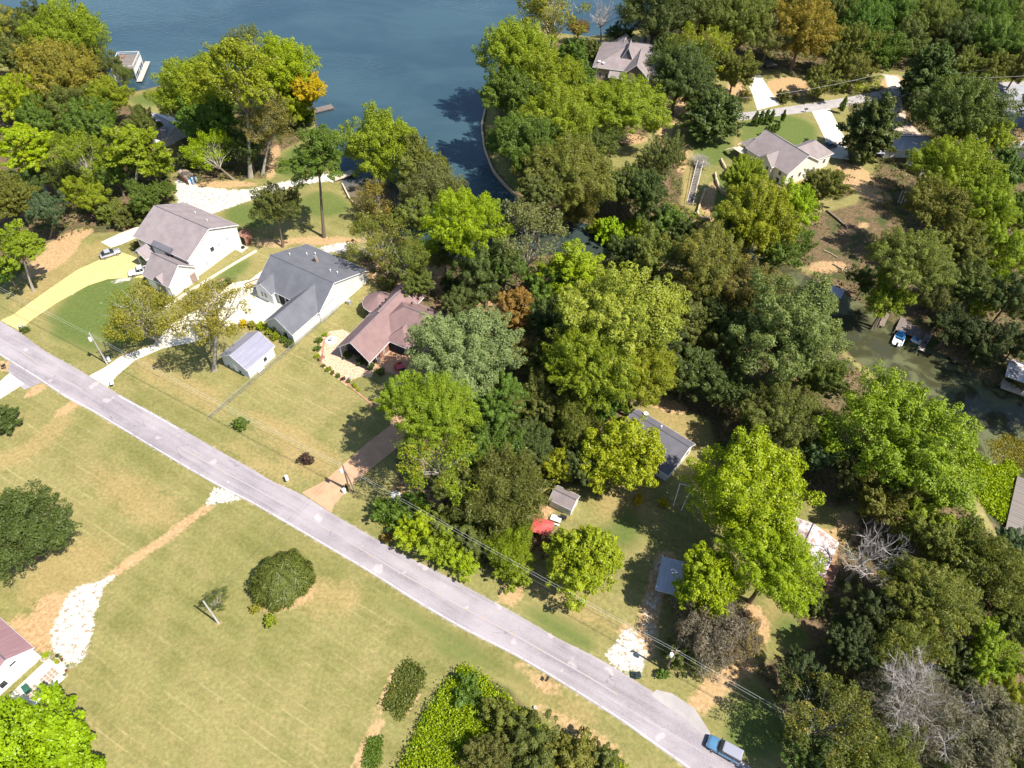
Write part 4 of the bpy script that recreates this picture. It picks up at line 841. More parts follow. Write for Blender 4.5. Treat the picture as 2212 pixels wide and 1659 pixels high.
for x, y, w, c, l, k_, h_ in ((1010, 1492, 70, 'G', 'dark green bush at the field corner of the bottom thicket', 'shrub', 2.6), (1095, 1560, 90, 'OL', 'olive bush at the road side of the bottom thicket', 'shrub', 2.6), (1155, 1622, 130, 'OG', 'grey green bush tree at the bottom edge of the thicket', 'broadM', 7), (1060, 1640, 110, 'OG', 'dull green bush beside the dark hollow of the thicket', 'broadM', 6), (1235, 1640, 110, 'OL', 'low dull bush at the right end of the bottom thicket', 'shrub', 2.8), (1300, 1655, 80, 'OG', 'last small bush of the bottom thicket beside the road', 'shrub', 2.2)):
    T(k_, x, y, w, c, l, h=h_)
T('broadM', 2300, 235, 150, 'OG', 'tree at the right edge shading the gravel lot', h=15); T('broadL', 2330, 800, 190, 'DG', 'large tree beyond the right edge above the creek', h=18)
# --- clipped and garden plants
for i, (x, y) in enumerate(((1633, 254), (1645, 253), (1657, 250), (1668, 251))): T('cone', x, y, 19, 'G', ('first', 'second', 'third', 'fourth')[i] + ' from the left of the four clipped conifers by the lane', asp=2.1)
T('cone', 1693, 249, 16, 'G', 'single clipped conifer right of the row of four'); T('cone', 1586, 257, 13, 'G', 'smallest clipped conifer at the end of the lane'); T('cone', 1823, 224, 19, 'G', 'clipped conifer beside the driveway of the beige house', asp=2.3)
for i in range(5): T('cone', 1654 + i * 7, 282 - i * 2.2, 13, 'G', ('leftmost', 'second', 'middle', 'fourth', 'rightmost')[i] + ' of five small conifers against the beige house')
T('shrub', 1606, 207, 30, 'BR', 'brown bush beside the pale upper driveway', autumn=.3); T('shrub', 1692, 208, 30, 'OG', 'dark bush in the dry yard beside the upper driveway'); T('smallbush', 1716, 210, 14, 'OG', 'small bush right of the dark one in the dry yard')
for i, (x, y) in enumerate(((751, 767), (778, 781), (799, 790), (822, 802))): T('ball', x, y, 21 - i % 2, 'DG', ('first', 'second', 'third', 'fourth')[i] + ' clipped ball bush along the dark porch, counted from the left')
for x, y, w, c, l in ((691, 735, 18, 'G', 'dark upright bush beside the white garden fountain'), (688, 752, 17, 'G', 'oval green bush at the curved brick edging'), (686, 768, 13, 'LM', 'bright garden plant below the oval bush'), (689, 776, 10, 'OG', 'small dark bush at the garden corner'), (699, 790, 10, 'OG', 'first low bush on the garden edge beyond the corner'), (708, 797, 14, 'YG', 'second low bush on the garden edge'), (718, 805, 11, 'G', 'third low bush on the garden edge'), (730, 812, 13, 'G', 'fourth low bush on the garden edge'), (740, 818, 11, 'PU', 'dark reddish bush on the garden edge'), (753, 824, 11, 'OG', 'low bush beside the garden jar'), (766, 834, 13, 'LM', 'lime plant near the brick edging end'), (774, 842, 9, 'LM', 'smallest lime plant at the brick edging end')):
    T('smallbush', x, y, w, c, l)
T('smallbush', 822, 667, 14, 'G', 'small bush against the round turret'); T('smallbush', 702, 722, 12, 'LM', 'yellowish plant behind the white garden fountain')
for i, (x, y) in enumerate(((497, 787), (510, 794), (524, 801))): T('smallbush', x, y, 14, 'OG', ('left', 'middle', 'right')[i] + ' low bush in the red mulch before the lilac roofed garage')
for i, (x, y, c) in enumerate(((527, 697, 'YO'), (545, 700, 'OY'), (565, 706, 'LM'), (582, 715, 'YG'), (598, 725, 'YG'), (613, 732, 'G'), (624, 741, 'DG'))):
    T('smallbush', x, y, 22, c, ('first', 'second', 'third', 'fourth', 'fifth', 'sixth', 'last')[i] + ' bush of the hedge row between garage and grey house', name='hedge_bush', cat='hedge')
T('smallbush', 1415, 272, 34, 'LM', 'clipped bright green oval hedge beside the bare yard', name='hedge_bush', cat='hedge', asp=.5)
T('shrub', 300, 530, 24, 'BR', 'brown bush beside the porch of the two storey house'); T('smallbush', 55, 712, 20, 'OG', 'low plant in the rock bed by the cream driveway')
T('shrub', 380, 605, 30, 'YG', 'green climber at the basement door of the two storey house', h=1.4); T('smallbush', 101, 1415, 18, 'LM', 'bright lime bush at the corner of the pink roofed house'); T('smallbush', 123, 1428, 13, 'LM', 'small bright plant among the patio pots')
T('smallbush', 750, 1052, 16, 'OG', 'small bush at the foot of the double power pole'); T('smallbush', 882, 1070, 26, 'G', 'small pointed bush behind the pallet'); T('shrub', 1700, 372, 30, 'DG', 'dark bush at the basement of the beige house', h=1.5)
for i, (x, y, w) in enumerate(((480, 612, 18), (492, 606, 18))): T('smallbush', x, y, w, 'GG', ('left', 'right')[i] + ' heap of cut brush piled on the flat trailer', name='brush_heap', cat='brush', hb=.7)
# --- plants that cover the ground without number
def scatter(name, polys, n, hmin, hmax, size, cols, label, cat, seed, per=10, avoid=True, spread=.9):
    r = np.random.default_rng(seed); C, N, K = [], [], []; tot = 0
    areas = [abs(sum(P[i][0] * P[(i + 1) % len(P)][1] - P[(i + 1) % len(P)][0] * P[i][1] for i in range(len(P)))) for P in polys]
    for P, a in zip(polys, areas):
        q = int(n * a / sum(areas)); A = np.array(P); x = r.uniform(A[:, 0].min(), A[:, 0].max(), q * 2); y = r.uniform(A[:, 1].min(), A[:, 1].max(), q * 2)
        ok = inside(P, x, y)
        if avoid: ok &= (sdist(WP, x, y) > .4) & (sdist(ROADP, x, y) > 1.0) & (np.array([min(math.hypot(a_ - hx, b_ - hy) - hr for hx, hy, hr in KEEP) for a_, b_ in zip(x, y)]) > 0)
        for a_, b_ in zip(x[ok], y[ok]):
            z = ground_z0(a_, b_); hh = r.uniform(hmin, hmax); c = np.array([a_, b_, z]) + np.stack([r.normal(0, spread * .5, per), r.normal(0, spread * .5, per), r.uniform(.05, 1, per) * hh], 1)
            C.append(c); N.append(unit(rdir(r, per) * .8 + [0, 0, .6])); K.append(np.full(per, r.random()))
    m = leaf_mesh(name, np.concatenate(C), np.concatenate(N), size, r, np.concatenate(K)); o = bpy.data.objects.new(name, m); COL.objects.link(o); o.color = (*COLS[cols], .06); return tag(o, label, cat, kind='stuff')
_z = GZ; _ix = lambda v, a: int(np.clip(np.searchsorted(a, v), 0, len(a) - 1))
def ground_z0(x, y): return max(WZ, float(_z[_ix(y, gy), _ix(x, gx)]))
KEEP = [(-75, 131, 15), (-44, 114, 16), (-26, 106, 13), (29, 80, 8), (74, 176, 14), (35, 229, 15), (-52, 97, 6)] + [tuple(PX(x, y)[:2]) + (q,) for x, y, q in ((1215, 1075, 3), (1170, 1140, 3), (850, 900, 6), (820, 970, 6), (880, 800, 6), (1450, 235, 7), (1950, 300, 8), (365, 265, 9), (405, 378, 4), (1970, 715, 8), (1740, 1200, 6), (1860, 480, 9), (1800, 540, 7), (1840, 420, 6), (870, 640, 5), (980, 610, 5))]
scatter('undergrowth', LITTER, 9000, .25, 1.5, .5, 'OG', 'shaded low undergrowth between the trees', 'undergrowth', 5)
scatter('marsh_plants', [pxpoly([(2068, 958), (2095, 968), (2120, 1000), (2150, 1012), (2190, 1000), (2196, 1030), (2180, 1080), (2172, 1130), (2140, 1108), (2100, 1060), (2078, 1010)], WZ)], 1500, .15, .7, .45, 'LM', 'bright green mat of marsh plants beside the right hand pier', 'marsh plants', 6, avoid=False)
scatter('marsh_plants', [pxpoly([(2130, 960), (2170, 935), (2230, 960), (2230, 1020), (2190, 1012), (2150, 1000)], WZ)], 260, .02, .12, .4, 'OY', 'yellowish floating weed in the creek near the right edge', 'marsh plants', 16, avoid=False)
scatter('garden_crop', [pxpoly([(862, 1445), (885, 1428), (922, 1455), (900, 1500), (870, 1555), (824, 1525)])], 420, .15, .7, .32, 'OG', 'rectangular patch of leafy vegetables in the field', 'vegetables', 8, avoid=False, spread=.6)
scatter('garden_crop', [pxpoly([(795, 1598), (824, 1592), (818, 1650), (786, 1655)])], 120, .1, .4, .3, 'G', 'smaller green garden strip at the bottom edge', 'vegetables', 9, avoid=False, spread=.6)
scatter('tall_weeds', [pxpoly([(2050, 150), (2240, 130), (2240, 170), (2060, 182)]), pxpoly([(1760, 185), (1900, 165), (1905, 192), (1830, 205)]), pxpoly([(1260, 488), (1400, 478), (1440, 500), (1330, 512)]), pxpoly([(1440, 440), (1560, 480), (1560, 500), (1430, 500)])], 700, .3, 1.6, .5, 'YG', 'tall sunlit weeds along the upper lane and creek bank', 'weeds', 10, avoid=False)

VINE = pxpoly([(1000, 1446), (1035, 1462), (1080, 1505), (1130, 1545), (1180, 1580), (1235, 1620), (1330, 1645), (1370, 1700), (850, 1700), (880, 1640), (915, 1560), (950, 1505)])
scatter('vine_thicket', [VINE], 5200, .5, 2.3, .30, 'LM', 'yellow green vines smothering the corner of the field', 'vines', 21, per=14, avoid=False, spread=.8)
scatter('vine_thicket', [VINE], 1500, .3, 1.9, .32, 'G', 'darker leaves among the vines at the field corner', 'vines', 22, per=12, avoid=False, spread=.9)
ROWB = pxpoly([(798, 1108), (830, 1078), (900, 1105), (960, 1130), (1040, 1175), (1035, 1230), (985, 1228), (930, 1205), (880, 1170)])
scatter('roadside_weeds', [ROWB], 1100, .2, 1.3, .28, 'LM', 'bright weeds between the roadside bushes', 'weeds', 23, per=12, avoid=True, spread=.8)
# ------------------------------------------------------------------ buildings
def bedges(F):
    c = {}
    for f in F:
        for i in range(len(f)):
            a, b = f[i], f[(i + 1) % len(f)]; c.setdefault(frozenset((a, b)), []).append((a, b))
    return [v[0] for v in c.values() if len(v) == 1]
def roof(parent, V, F, mat, name='roof', th=.16, trim='trim', fw=.03):
    n = len(V); E_ = bedges(F); VV = list(V) + [(x, y, z - th) for x, y, z in V]
    FF = list(F) + [tuple(i + n for i in f[::-1]) for f in F] + [(b, a, a + n, b + n) for a, b in E_]
    o = obj(name, (VV, FF), mat, parent)
    if trim:
        b = MB(); cx = sum(v[0] for v in V) / n; cy = sum(v[1] for v in V) / n
        for i, j in E_:
            p, q = Vector(V[i]), Vector(V[j]); d = Vector((q.x - p.x, q.y - p.y, 0))
            if d.length < 1e-4: continue
            d.normalize(); nn = Vector((d.y, -d.x, 0)); m_ = (p + q) / 2 - Vector((cx, cy, 0))
            if nn.x * m_.x + nn.y * m_.y < 0: nn = -nn
            p2, q2 = p - d * .02 + nn * .005, q + d * .02 + nn * .005; P8 = []
            for k_ in (p2, q2):
                P8 += [k_ + Vector((0, 0, -th - .05)), k_ + Vector((0, 0, -.015)), k_ + nn * fw + Vector((0, 0, -.015)), k_ + nn * fw + Vector((0, 0, -th - .05))]
            b.add(P8, [(0, 1, 2, 3), (7, 6, 5, 4), (0, 4, 5, 1), (1, 5, 6, 2), (2, 6, 7, 3), (3, 7, 4, 0)])
        b.out('fascia', M[trim], o)
    return o
def gable(parent, x0, x1, y0, y1, ze, zr, axis, rmat, wmat, oh=.4, hips=(0, 0), name='roof', zb=-.3, trim='trim', walls=True, ym=None, th=.16, inset=0.0):
    """a block under a ridged roof; ridge runs along axis; hips flags the two ends"""
    if axis == 'y':
        sw = lambda v: (v[1], v[0], v[2]); x0, x1, y0, y1 = y0, y1, x0, x1
    else: sw = lambda v: v
    m = (y0 + y1) / 2 if ym is None else ym; s0 = (zr - ze) / (m - y0); s1 = (zr - ze) / (y1 - m)
    X0, X1, Y0, Y1 = x0 - oh, x1 + oh, y0 - oh, y1 + oh; h0 = (m - Y0) if hips[0] else 0; h1 = (m - Y0) if hips[1] else 0
    V = [(X0, Y0, ze - s0 * oh), (X1, Y0, ze - s0 * oh), (X1, Y1, ze - s1 * oh), (X0, Y1, ze - s1 * oh), (X0 + h0, m, zr), (X1 - h1, m, zr)]
    F = [(0, 1, 5, 4), (2, 3, 4, 5)] + ([(3, 0, 4)] if hips[0] else []) + ([(1, 2, 5)] if hips[1] else [])
    flip = axis == 'y'; VV = [sw(v) for v in V]; F = [f[::-1] for f in F] if flip else F
    r = roof(parent, [(v[0], v[1], v[2] + th) for v in VV], F, rmat, name, th, trim)
    rc = [sw((X0 + h0, m, zr + th + .03)), sw((X1 - h1, m, zr + th + .03))]
    if Vector(rc[0]) != Vector(rc[1]): MB().tube(rc, .10, 4).out('ridge_cap', M['roof_char'] if rmat is not M['roof_white'] else M['gutter'], r)
    if walls:
        W_ = []; Fw = []
        for x, hp in ((x0 + inset, hips[0]), (x1, hips[1])):
            W_ += [(x, y0, zb), (x, y1, zb), (x, y1, ze - .02), (x, m, (ze if hp else zr) - .02), (x, y0, ze - .02)]
        Fw = [(0, 1, 2, 3, 4), (9, 8, 7, 6, 5), (0, 4, 9, 5), (1, 6, 7, 2), (4, 3, 8, 9), (3, 2, 7, 8), (0, 5, 6, 1)]
        obj('wall', ([sw(v) for v in W_], [f[::-1] for f in Fw] if flip else Fw), wmat, parent)
    return r
def window(parent, p, nrm, w=.9, h=1.3, name='window', glass='glass', frame='trim'):
    """p centre on wall, nrm 'x+','x-','y+','y-'"""
    ax = 0 if nrm[0] == 'x' else 1; sg = 1 if nrm[1] == '+' else -1
    def bx(hw, z0, z1, d0, d1):
        a, b = sorted((d0 * sg, d1 * sg)); return MB().box(*((p[0] + a, p[0] + b, p[1] - hw, p[1] + hw) if ax == 0 else (p[0] - hw, p[0] + hw, p[1] + a, p[1] + b)), z0, z1)
    o = bx(w / 2 + .09, p[2] - h / 2 - .09, p[2] + h / 2 + .09, .0, .05).out(name, M[frame], parent); bx(w / 2, p[2] - h / 2, p[2] + h / 2, .04, .058).out('pane', M[glass], o); return o
def part(name, parent, mat, *b):
    q = MB()
    for t in b: q.box(*t)
    return q.out(name, mat, parent)
def vent(parent, x, y, z, mat='gutter', r=.11, h=.45): return MB().lathe([(r, 0), (r, h), (r * 1.5, h), (r * 1.5, h + .08)], (x, y, z), 8).out('vent_pipe', M[mat], parent)

# white two storey house
h = empty('house', (-75.45, 131.7, 0), R(-28.3), 'white two storey house with mauve shingle roof and side garage', 'house')
gable(h, -8.1, 8.1, -7.3, 7.3, 5.5, 9.0, 'x', M['roof_mauve'], M['white_siding'])
gable(h, 1.6, 8.9, -14.2, -6.9, 3.5, 6.5, 'x', M['roof_mauve'], M['white_siding'], name='garage_roof')
gable(h, -6.0, -2.6, -10.2, -6.0, 3.4, 5.0, 'y', M['roof_mauve'], M['white_siding'], name='porch_roof', walls=False)
gable(h, 4.9, 7.3, -14.5, -11.0, 3.5, 4.8, 'y', M['roof_mauve'], M['roof_mauve'], name='dormer_roof', oh=.15, trim=None)
roof(h, [(-2.3, -8.1, 5.75), (3.6, -8.1, 5.75), (3.6, -6.9, 6.35), (-2.3, -6.9, 6.35)], [(0, 1, 2, 3)], M['roof_char'], 'eave_roof', .3, None)  # charcoal strip stands in for the shaded band along the front eave
part('eave_wall', h, M['white_siding'], (-2.0, 1.6, -8.0, -7.2, 0, 5.4))
for x in (-5.9, -2.7): part('porch_post', h, M['trim'], (x - .1, x + .1, -10.1, -9.9, 0, 3.4))
for y in (-.7, 1.2, 3.8): window(h, (8.1, y, 3.9), 'x+', 1.0 if y < 0 else .8, 1.1, glass='glass' if y < 0 else 'glass_pale')
window(h, (8.1, -3.2, 1.5), 'x+', .8, 1.2, glass='glass_pale')
dr = part('basement_door', h, M['paver'], (8.9, 8.96, -8.9, -7.3, .0, 2.3)); part('door_frame', dr, M['trim'], (8.9, 9.0, -9.05, -8.9, 0, 2.4), (8.9, 9.0, -7.3, -7.15, 0, 2.4))
for x in (2.9, 6.6): window(h, (x + .4, -14.2, 1.3), 'y-', 2.4, 2.2, 'garage_door', 'white_paint')
for x in (-6.5, -.6, 1.2): window(h, (x, -7.3, 1.7), 'y-', 1.0, 1.5)
for x in (-7, 3): window(h, (x, -7.3, 4.4), 'y-', .9, 1.2)
part('rear_deck', h, M['wood_red'], (7.0, 9.6, 7.3, 9.6, 2.3, 2.45), (9.5, 9.6, 7.3, 9.6, 0, 2.3), (7.0, 7.1, 9.5, 9.6, 0, 2.3), (9.5, 9.6, 9.5, 9.6, 0, 3.3), (7.0, 9.6, 9.53, 9.58, 3.2, 3.3), (9.53, 9.58, 7.3, 9.6, 3.2, 3.3))
part('step_pad', h, M['conc_white'], (8.2, 10.2, 5.0, 7.2, -.1, .06)); vent(h, 4.2, 3.2, 7.6); vent(h, -1, 4.4, 7.0)
MB().lathe([(.42, 0), (.5, .18), (.42, .36), (.25, .36)], (9.3, 6.4, .06), 12).out('tyre_planter', M['tyre'], h)

# grey roofed house
h = empty('house', (-44.0, 117.5, 0), R(-29), 'white ranch house with slate grey roof and long front wing', 'house')
gable(h, -10.0, 6.9, -6.0, 9.6, 3.2, 7.0, 'x', M['roof_grey'], M['white_siding'], ym=-.66)
gable(h, -.3, 6.6, -13.9, -1.5, 3.2, 5.9, 'y', M['roof_grey'], M['white_siding'], name='wing_roof')
gable(h, -9.8, -5.2, -7.2, -3.0, 3.2, 5.0, 'y', M['roof_grey'], M['grey_siding'], name='cross_gable', oh=.3)
part('porch_recess', h, M['dark'], (-4.6, -.4, -6.06, -5.9, .1, 2.6)); part('porch_post', h, M['trim'], (-4.4, -4.25, -6.35, -6.2, 0, 3.1)); part('porch_post', h, M['trim'], (-2.4, -2.25, -6.35, -6.2, 0, 3.1))  # near-black panel on the wall stands in for the shade of the porch
for x in (-8.2, -7.2): window(h, (x, -7.2, 1.8), 'y-', .7, 1.3)
for x in (1.6, 4.6): window(h, (x, -13.9, 1.7), 'y-', 1.0, 1.5)
for y in (-10, -5, 2, 6): window(h, (6.9 if y > -2 else 6.6, y, 1.7), 'x+', .9, 1.2, glass='white_paint')
for y in (-12, -9): window(h, (-.3, y, 1.2), 'x-', 2.4, 2.2, 'garage_door', 'white_paint')
ch = part('chimney', h, M['brick_tan'], (-2.6, -1.9, 4.0, 4.7, 4.5, 6.5)); part('chimney_cap', ch, M['galv'], (-2.5, -2.0, 4.1, 4.6, 6.5, 6.85))
for x, y, z in ((-8, 2.5, 6.0), (-6, 5.5, 4.9), (-5.0, 7, 4.4), (3.0, 3, 5.8), (4.6, 3.4, 5.7)): vent(h, x, y, z, 'trim', .09, .4)
part('downpipe', h, M['gutter'], (6.62, 6.72, -3.2, -3.1, 0, 3.0)); part('heat_pump', h, M['galv'], (7.7, 8.5, 1.2, 2.0, 0, .9))

# lilac roofed garage
h = empty('garage', tuple(np.r_[(PX(527, 745, 4) + PX(536, 760, 3)) / 2][:2]) + (0,), R(-29), 'pale blue garage with lilac metal roof beside the hedge', 'garage')
gable(h, -3.4, 3.4, -3.6, 3.6, 2.8, 4.9, 'y', M['roof_lilac'], M['grey_siding'], oh=.3)
window(h, (0, -3.6, 1.2), 'y-', 1.0, 2.0, 'door', 'white_paint'); window(h, (3.4, 1, 1.4), 'x+', .8, 1.0); part('bench', h, M['white_paint'], (3.7, 4.1, -1.8, -.2, .35, .45), (3.7, 4.1, -1.7, -1.6, 0, .35), (3.7, 4.1, -.4, -.3, 0, .35))

# maroon house
h = empty('house', (-24.7, 107.5, 0), R(-27), 'brick house with faded maroon roof and round turret', 'house')
gable(h, -5.1, 2.2, -12.2, 5.0, 3.2, 6.3, 'y', M['roof_maroon'], M['brick_dark'], oh=.5, inset=2.0)
gable(h, -5.2, .9, -2.0, 8.6, 3.2, 6.1, 'y', M['roof_maroon'], M['brick_dark'], oh=.45, name='rear_roof')
gable(h, -3.0, 12.5, -4.6, 5.9, 3.2, 6.9, 'x', M['roof_maroon'], M['brick_dark'], oh=.5, hips=(1, 1), name='main_roof')
gable(h, 2.0, 6.6, -5.6, 0.0, 3.15, 5.2, 'y', M['roof_maroon'], M['brick_dark'], oh=.4, hips=(1, 0), name='front_roof')
n = 12; rr = 3.35; tx, ty = -6.1, 2.4
V = [(tx + rr * math.cos(2 * math.pi * i / n), ty + rr * math.sin(2 * math.pi * i / n), 3.2) for i in range(n)] + [(tx + .4, ty, 5.4)]
roof(h, V, [(i, (i + 1) % n, n) for i in range(n)], M['roof_maroon'], 'turret_roof'); MB().prism([(tx + 2.9 * math.cos(2 * math.pi * i / n), ty + 2.9 * math.sin(2 * math.pi * i / n)) for i in range(n)], -.2, 3.15).out('turret_wall', M['brick_dark'], h)
for a in (150, 180, 210, 240): MB().obox((tx + 2.87 * math.cos(R(a)), ty + 2.87 * math.sin(R(a))), .06, .9, 1.0, 2.4, R(a)).out('window', M['glass'], h)
part('porch_recess', h, M['dark'], (-4.8, 1.9, -10.27, -10.15, .05, 2.9));  # near-black panel paints the deep shade under the porch gable
for x in (-4.9, 2.0): part('porch_post', h, M['trim'], (x - .1, x + .1, -12.3, -12.1, 0, 3.05))
for y in (-8.9, -6.2): window(h, (2.2, y, 1.2), 'x+', 2.2, 2.2, 'garage_door', 'wood_red', 'trim')
for x, y, z in ((-2.9, -.8, 5.7), (-3.2, 1.6, 5.5), (2.6, 2.7, 6.2), (6.6, 2.6, 6.3)): vent(h, x, y, z, 'dark', .16, .35)
part('skylight', h, M['glass'], (8.4, 9.2, -2.3, -1.3, 5.0, 5.12)); part('back_steps', h, M['trim'], (-6.4, -5.3, 6.8, 7.8, 0, 1.2)); part('front_recess', h, M['dark'], (2.25, 5.8, -5.66, -5.55, .05, 2.6))  # dark panel on the front wall imitates a shaded opening
part('meter_box', h, M['galv'], (2.3, 2.6, -10.2, -9.6, .3, 1.3))

# small grey house
h = empty('house', (27.5, 79.0, 0), R(-39), 'small white cottage with charcoal roof behind the round maple', 'house')
gable(h, -6.6, 5.0, -3.4, 2.6, 2.7, 4.3, 'x', M['roof_char'], M['white_siding'], oh=.35, ym=.2)
roof(h, [(-6.8, -6.0, 2.3), (5.3, -6.0, 2.3), (5.3, -3.3, 2.86), (-6.8, -3.3, 2.86)], [(0, 1, 2, 3)], M['roof_char'], 'porch_roof')
part('porch_wall', h, M['grey_siding'], (-6.5, 5.0, -5.7, -3.45, -.2, 2.15))
for x in (-3, 0, 3): window(h, (x, -5.7, 1.3), 'y-', .9, 1.1)
for y in (-1.5, 1.2): window(h, (5.0, y, 1.5), 'x+', .8, 1.1)
vent(h, -1.0, 1.0, 3.9, 'trim', .1, .5); d_ = MB().lathe([(.05, 0), (.05, .5)], (-5.0, 2.2, 3.0), 6).out('dish_mast', M['galv'], h); MB().lathe([(.02, 0), (.3, .06), (.45, .16), (.44, .17), (.0, .03)], (-5.0, 2.2, 3.5), 14).out('satellite_dish', M['white_paint'], d_)

# beige house by the lane
h = empty('house', (71.5, 174.5, 0), R(-56), 'large beige house with pinkish brown gabled roof by the lane', 'house')
gable(h, -8.8, 5.8, -5.3, 6.6, 4.2, 7.6, 'x', M['roof_brown'], M['cream_siding'], oh=.4)
gable(h, -2.8, 4.6, 2.0, 13.2, 4.1, 6.8, 'y', M['roof_brown'], M['cream_siding'], oh=.4, name='wing_roof', hips=(0, 1))
gable(h, -3.8, 1.2, -6.4, -1.5, 4.1, 6.2, 'y', M['roof_brown'], M['cream_siding'], oh=.35, name='bay_roof')
gable(h, -12.2, -8.6, -3.8, 1.4, 3.6, 5.0, 'x', M['roof_brown'], M['cream_siding'], oh=.3, name='porch_roof', hips=(1, 0), walls=False)
for y in (-3.7, 1.3): part('porch_post', h, M['trim'], (-12.1, -11.9, y - .1, y + .1, 0, 3.5))
for x in (-2.6, 0): window(h, (x, -6.4, 2.9), 'y-', .8, 1.1)
window(h, (3.5, -5.3, 2.9), 'y-', .9, 1.1); window(h, (3.4, -5.3, .9), 'y-', 1.2, 1.3)
for y in (-3, 0, 4, 8, 11): window(h, (5.8 if y < 4 else 4.6, y, 2.2), 'x+', .9, 1.3)
st = part('deck_stairs', h, M['wood_pale'], *[(-12.6 - .28 * i, -12.3 - .28 * i, -6.8, -5.6, 2.6 - .2 * i, 2.66 - .2 * i) for i in range(10)]); part('deck', h, M['wood_pale'], (-12.3, -8.8, -6.8, -3.9, 2.55, 2.7))
part('deck_rail', st, M['trim'], (-12.3, -8.8, -6.85, -6.8, 3.4, 3.5), (-12.35, -12.3, -5.5, -3.9, 3.4, 3.5))

# brown roofed house at the top
h = empty('house', (34.0, 228.0, 0), R(-12), 'large tan brick house with many brown gables near the lake', 'house')
gable(h, -10.6, 9.5, -5.0, 13.5, 4.2, 8.4, 'x', M['roof_brown'], M['brick_tan'], oh=.5, hips=(1, 0), ym=5.5)
gable(h, -1.2, 6.6, -8.0, 5.0, 4.0, 7.6, 'y', M['roof_brown'], M['brick_tan'], oh=.45, name='front_gable')
gable(h, -7.4, .4, 6.0, 14.6, 4.2, 7.0, 'y', M['roof_brown'], M['brick_tan'], oh=.4, name='rear_gable')
gable(h, .8, 4.4, 8.0, 16.2, 4.2, 6.8, 'y', M['roof_brown'], M['brick_tan'], oh=.3, name='rear_gable')
gable(h, -2.4, .4, -1.0, 5.2, 6.6, 9.4, 'y', M['roof_brown'], M['roof_char'], oh=.2, name='dormer_roof', zb=5.0)
gable(h, 7.0, 16.0, 4.0, 14.0, 4.0, 7.4, 'x', M['roof_brown'], M['brick_tan'], oh=.4, name='garage_roof', hips=(0, 1))
gable(h, 5.6, 9.6, -1.0, 4.5, 3.8, 5.8, 'x', M['roof_brown'], M['brick_tan'], oh=.3, name='side_gable')
roof(h, [(-5.5, -8.6, 3.0), (-1.0, -8.7, 3.0), (-1.0, -5.0, 3.7), (-5.5, -5.0, 3.7)], [(0, 1, 2, 3)], M['roof_brown'], 'porch_roof')
for x in (-8.5, -6.5, -3.5): window(h, (x, -5.0, 1.8), 'y-', 1.0, 1.5)
for x in (1.0, 3.4): window(h, (x, -8.0, 1.6), 'y-', 1.4, 1.6)
window(h, (6.6, -6.0, 1.9), 'x+', 1.6, 2.2); window(h, (6.6, -3.6, 1.9), 'x+', 1.6, 2.2)
for x, y in ((-9.4, -3.2), (-8.0, -4.0)):
    d_ = MB().lathe([(.05, 0), (.05, .6)], (x, y, 4.4), 6).out('dish_mast', M['galv'], h); MB().lathe([(.02, 0), (.35, .08), (.5, .2), (.49, .21), (.0, .04)], (x, y, 5.0), 14).out('satellite_dish', M['white_paint'], d_)
MB().tube([(-9.6, -5.6, 0), (-9.6, -5.6, 6.2)], .05, 6).out('antenna_mast', M['galv'], h)

# pink roofed house, lower left
h = empty('house', (-70.0, 37.0, 0), R(-31), 'white house with dusty pink metal roof at the left edge', 'house')
gable(h, -12.0, 2.7, -7.2, 1.7, 3.3, 5.4, 'x', M['roof_pink'], M['white_siding'], oh=.25, ym=-1.1)
window(h, (2.7, -1.0, 3.6), 'x+', .9, .35, 'gable_vent', 'dark'); window(h, (2.7, -3.5, 1.5), 'x+', .9, 1.2); window(h, (2.7, .4, 1.1), 'x+', .9, 2.0, 'door', 'white_paint'); part('downpipe', h, M['gutter'], (2.72, 2.82, 1.5, 1.6, 0, 3.2))
def L2W(o, x, y, z=0.0): a = o.rotation_euler.z; return (o.location.x + x * math.cos(a) - y * math.sin(a), o.location.y + x * math.sin(a) + y * math.cos(a), z)
HG = h
pt = empty('patio', L2W(h, 5.9, -.5), R(-31), 'white patio with grid of brown pavers beside the pink roofed house', 'patio')
part('slab', pt, M['conc_white'], (-2.2, 2.2, -3.6, 2.6, -.05, .06)); part('border', pt, M['white_paint'], (1.9, 2.05, -3.5, 2.5, .06, .22), (-2.1, 2.05, 2.45, 2.58, .06, .2))
for i in range(3):
    for j in range(8):
        if j != 3: obj('paver', MB().box(-.6 + i * .55, -.12 + i * .55, -2.2 + j * .55, -1.74 + j * .55, .05, .085).__dict__ and (MB().box(-.6 + i * .55, -.12 + i * .55, -2.2 + j * .55, -1.74 + j * .55, .05, .085).V, MB().box(0, 1, 0, 1, 0, 1).F), M['paver'], pt)
fp = empty('fire_pit', L2W(h, 3.4, 1.9), 0, 'round brown fire pit at the patio corner', 'fire pit'); MB().lathe([(.62, 0), (.66, .35), (.5, .36), (.48, .1), (.1, .08)], n=16).out('ring', M['rock'], fp); MB().lathe([(.3, .0), (.3, .25)], n=8).out('ash_bowl', M['log'], fp)
gr = empty('grill', L2W(h, 5.2, -2.2), R(-40), 'dark green covered grill on the white patio', 'grill'); MB().loft([[(-.65, -.4, 0), (.65, -.4, 0), (.65, .4, 0), (-.65, .4, 0)], [(-.62, -.38, .8), (.62, -.38, .8), (.62, .38, .8), (-.62, .38, .8)], [(-.4, -.25, 1.1), (.4, -.25, 1.1), (.4, .25, 1.1), (-.4, .25, 1.1)]]).out('cover', M['plastic_green'], gr); part('side_shelf', gr, M['plastic_black'], (.65, .95, -.3, .3, .75, .8))
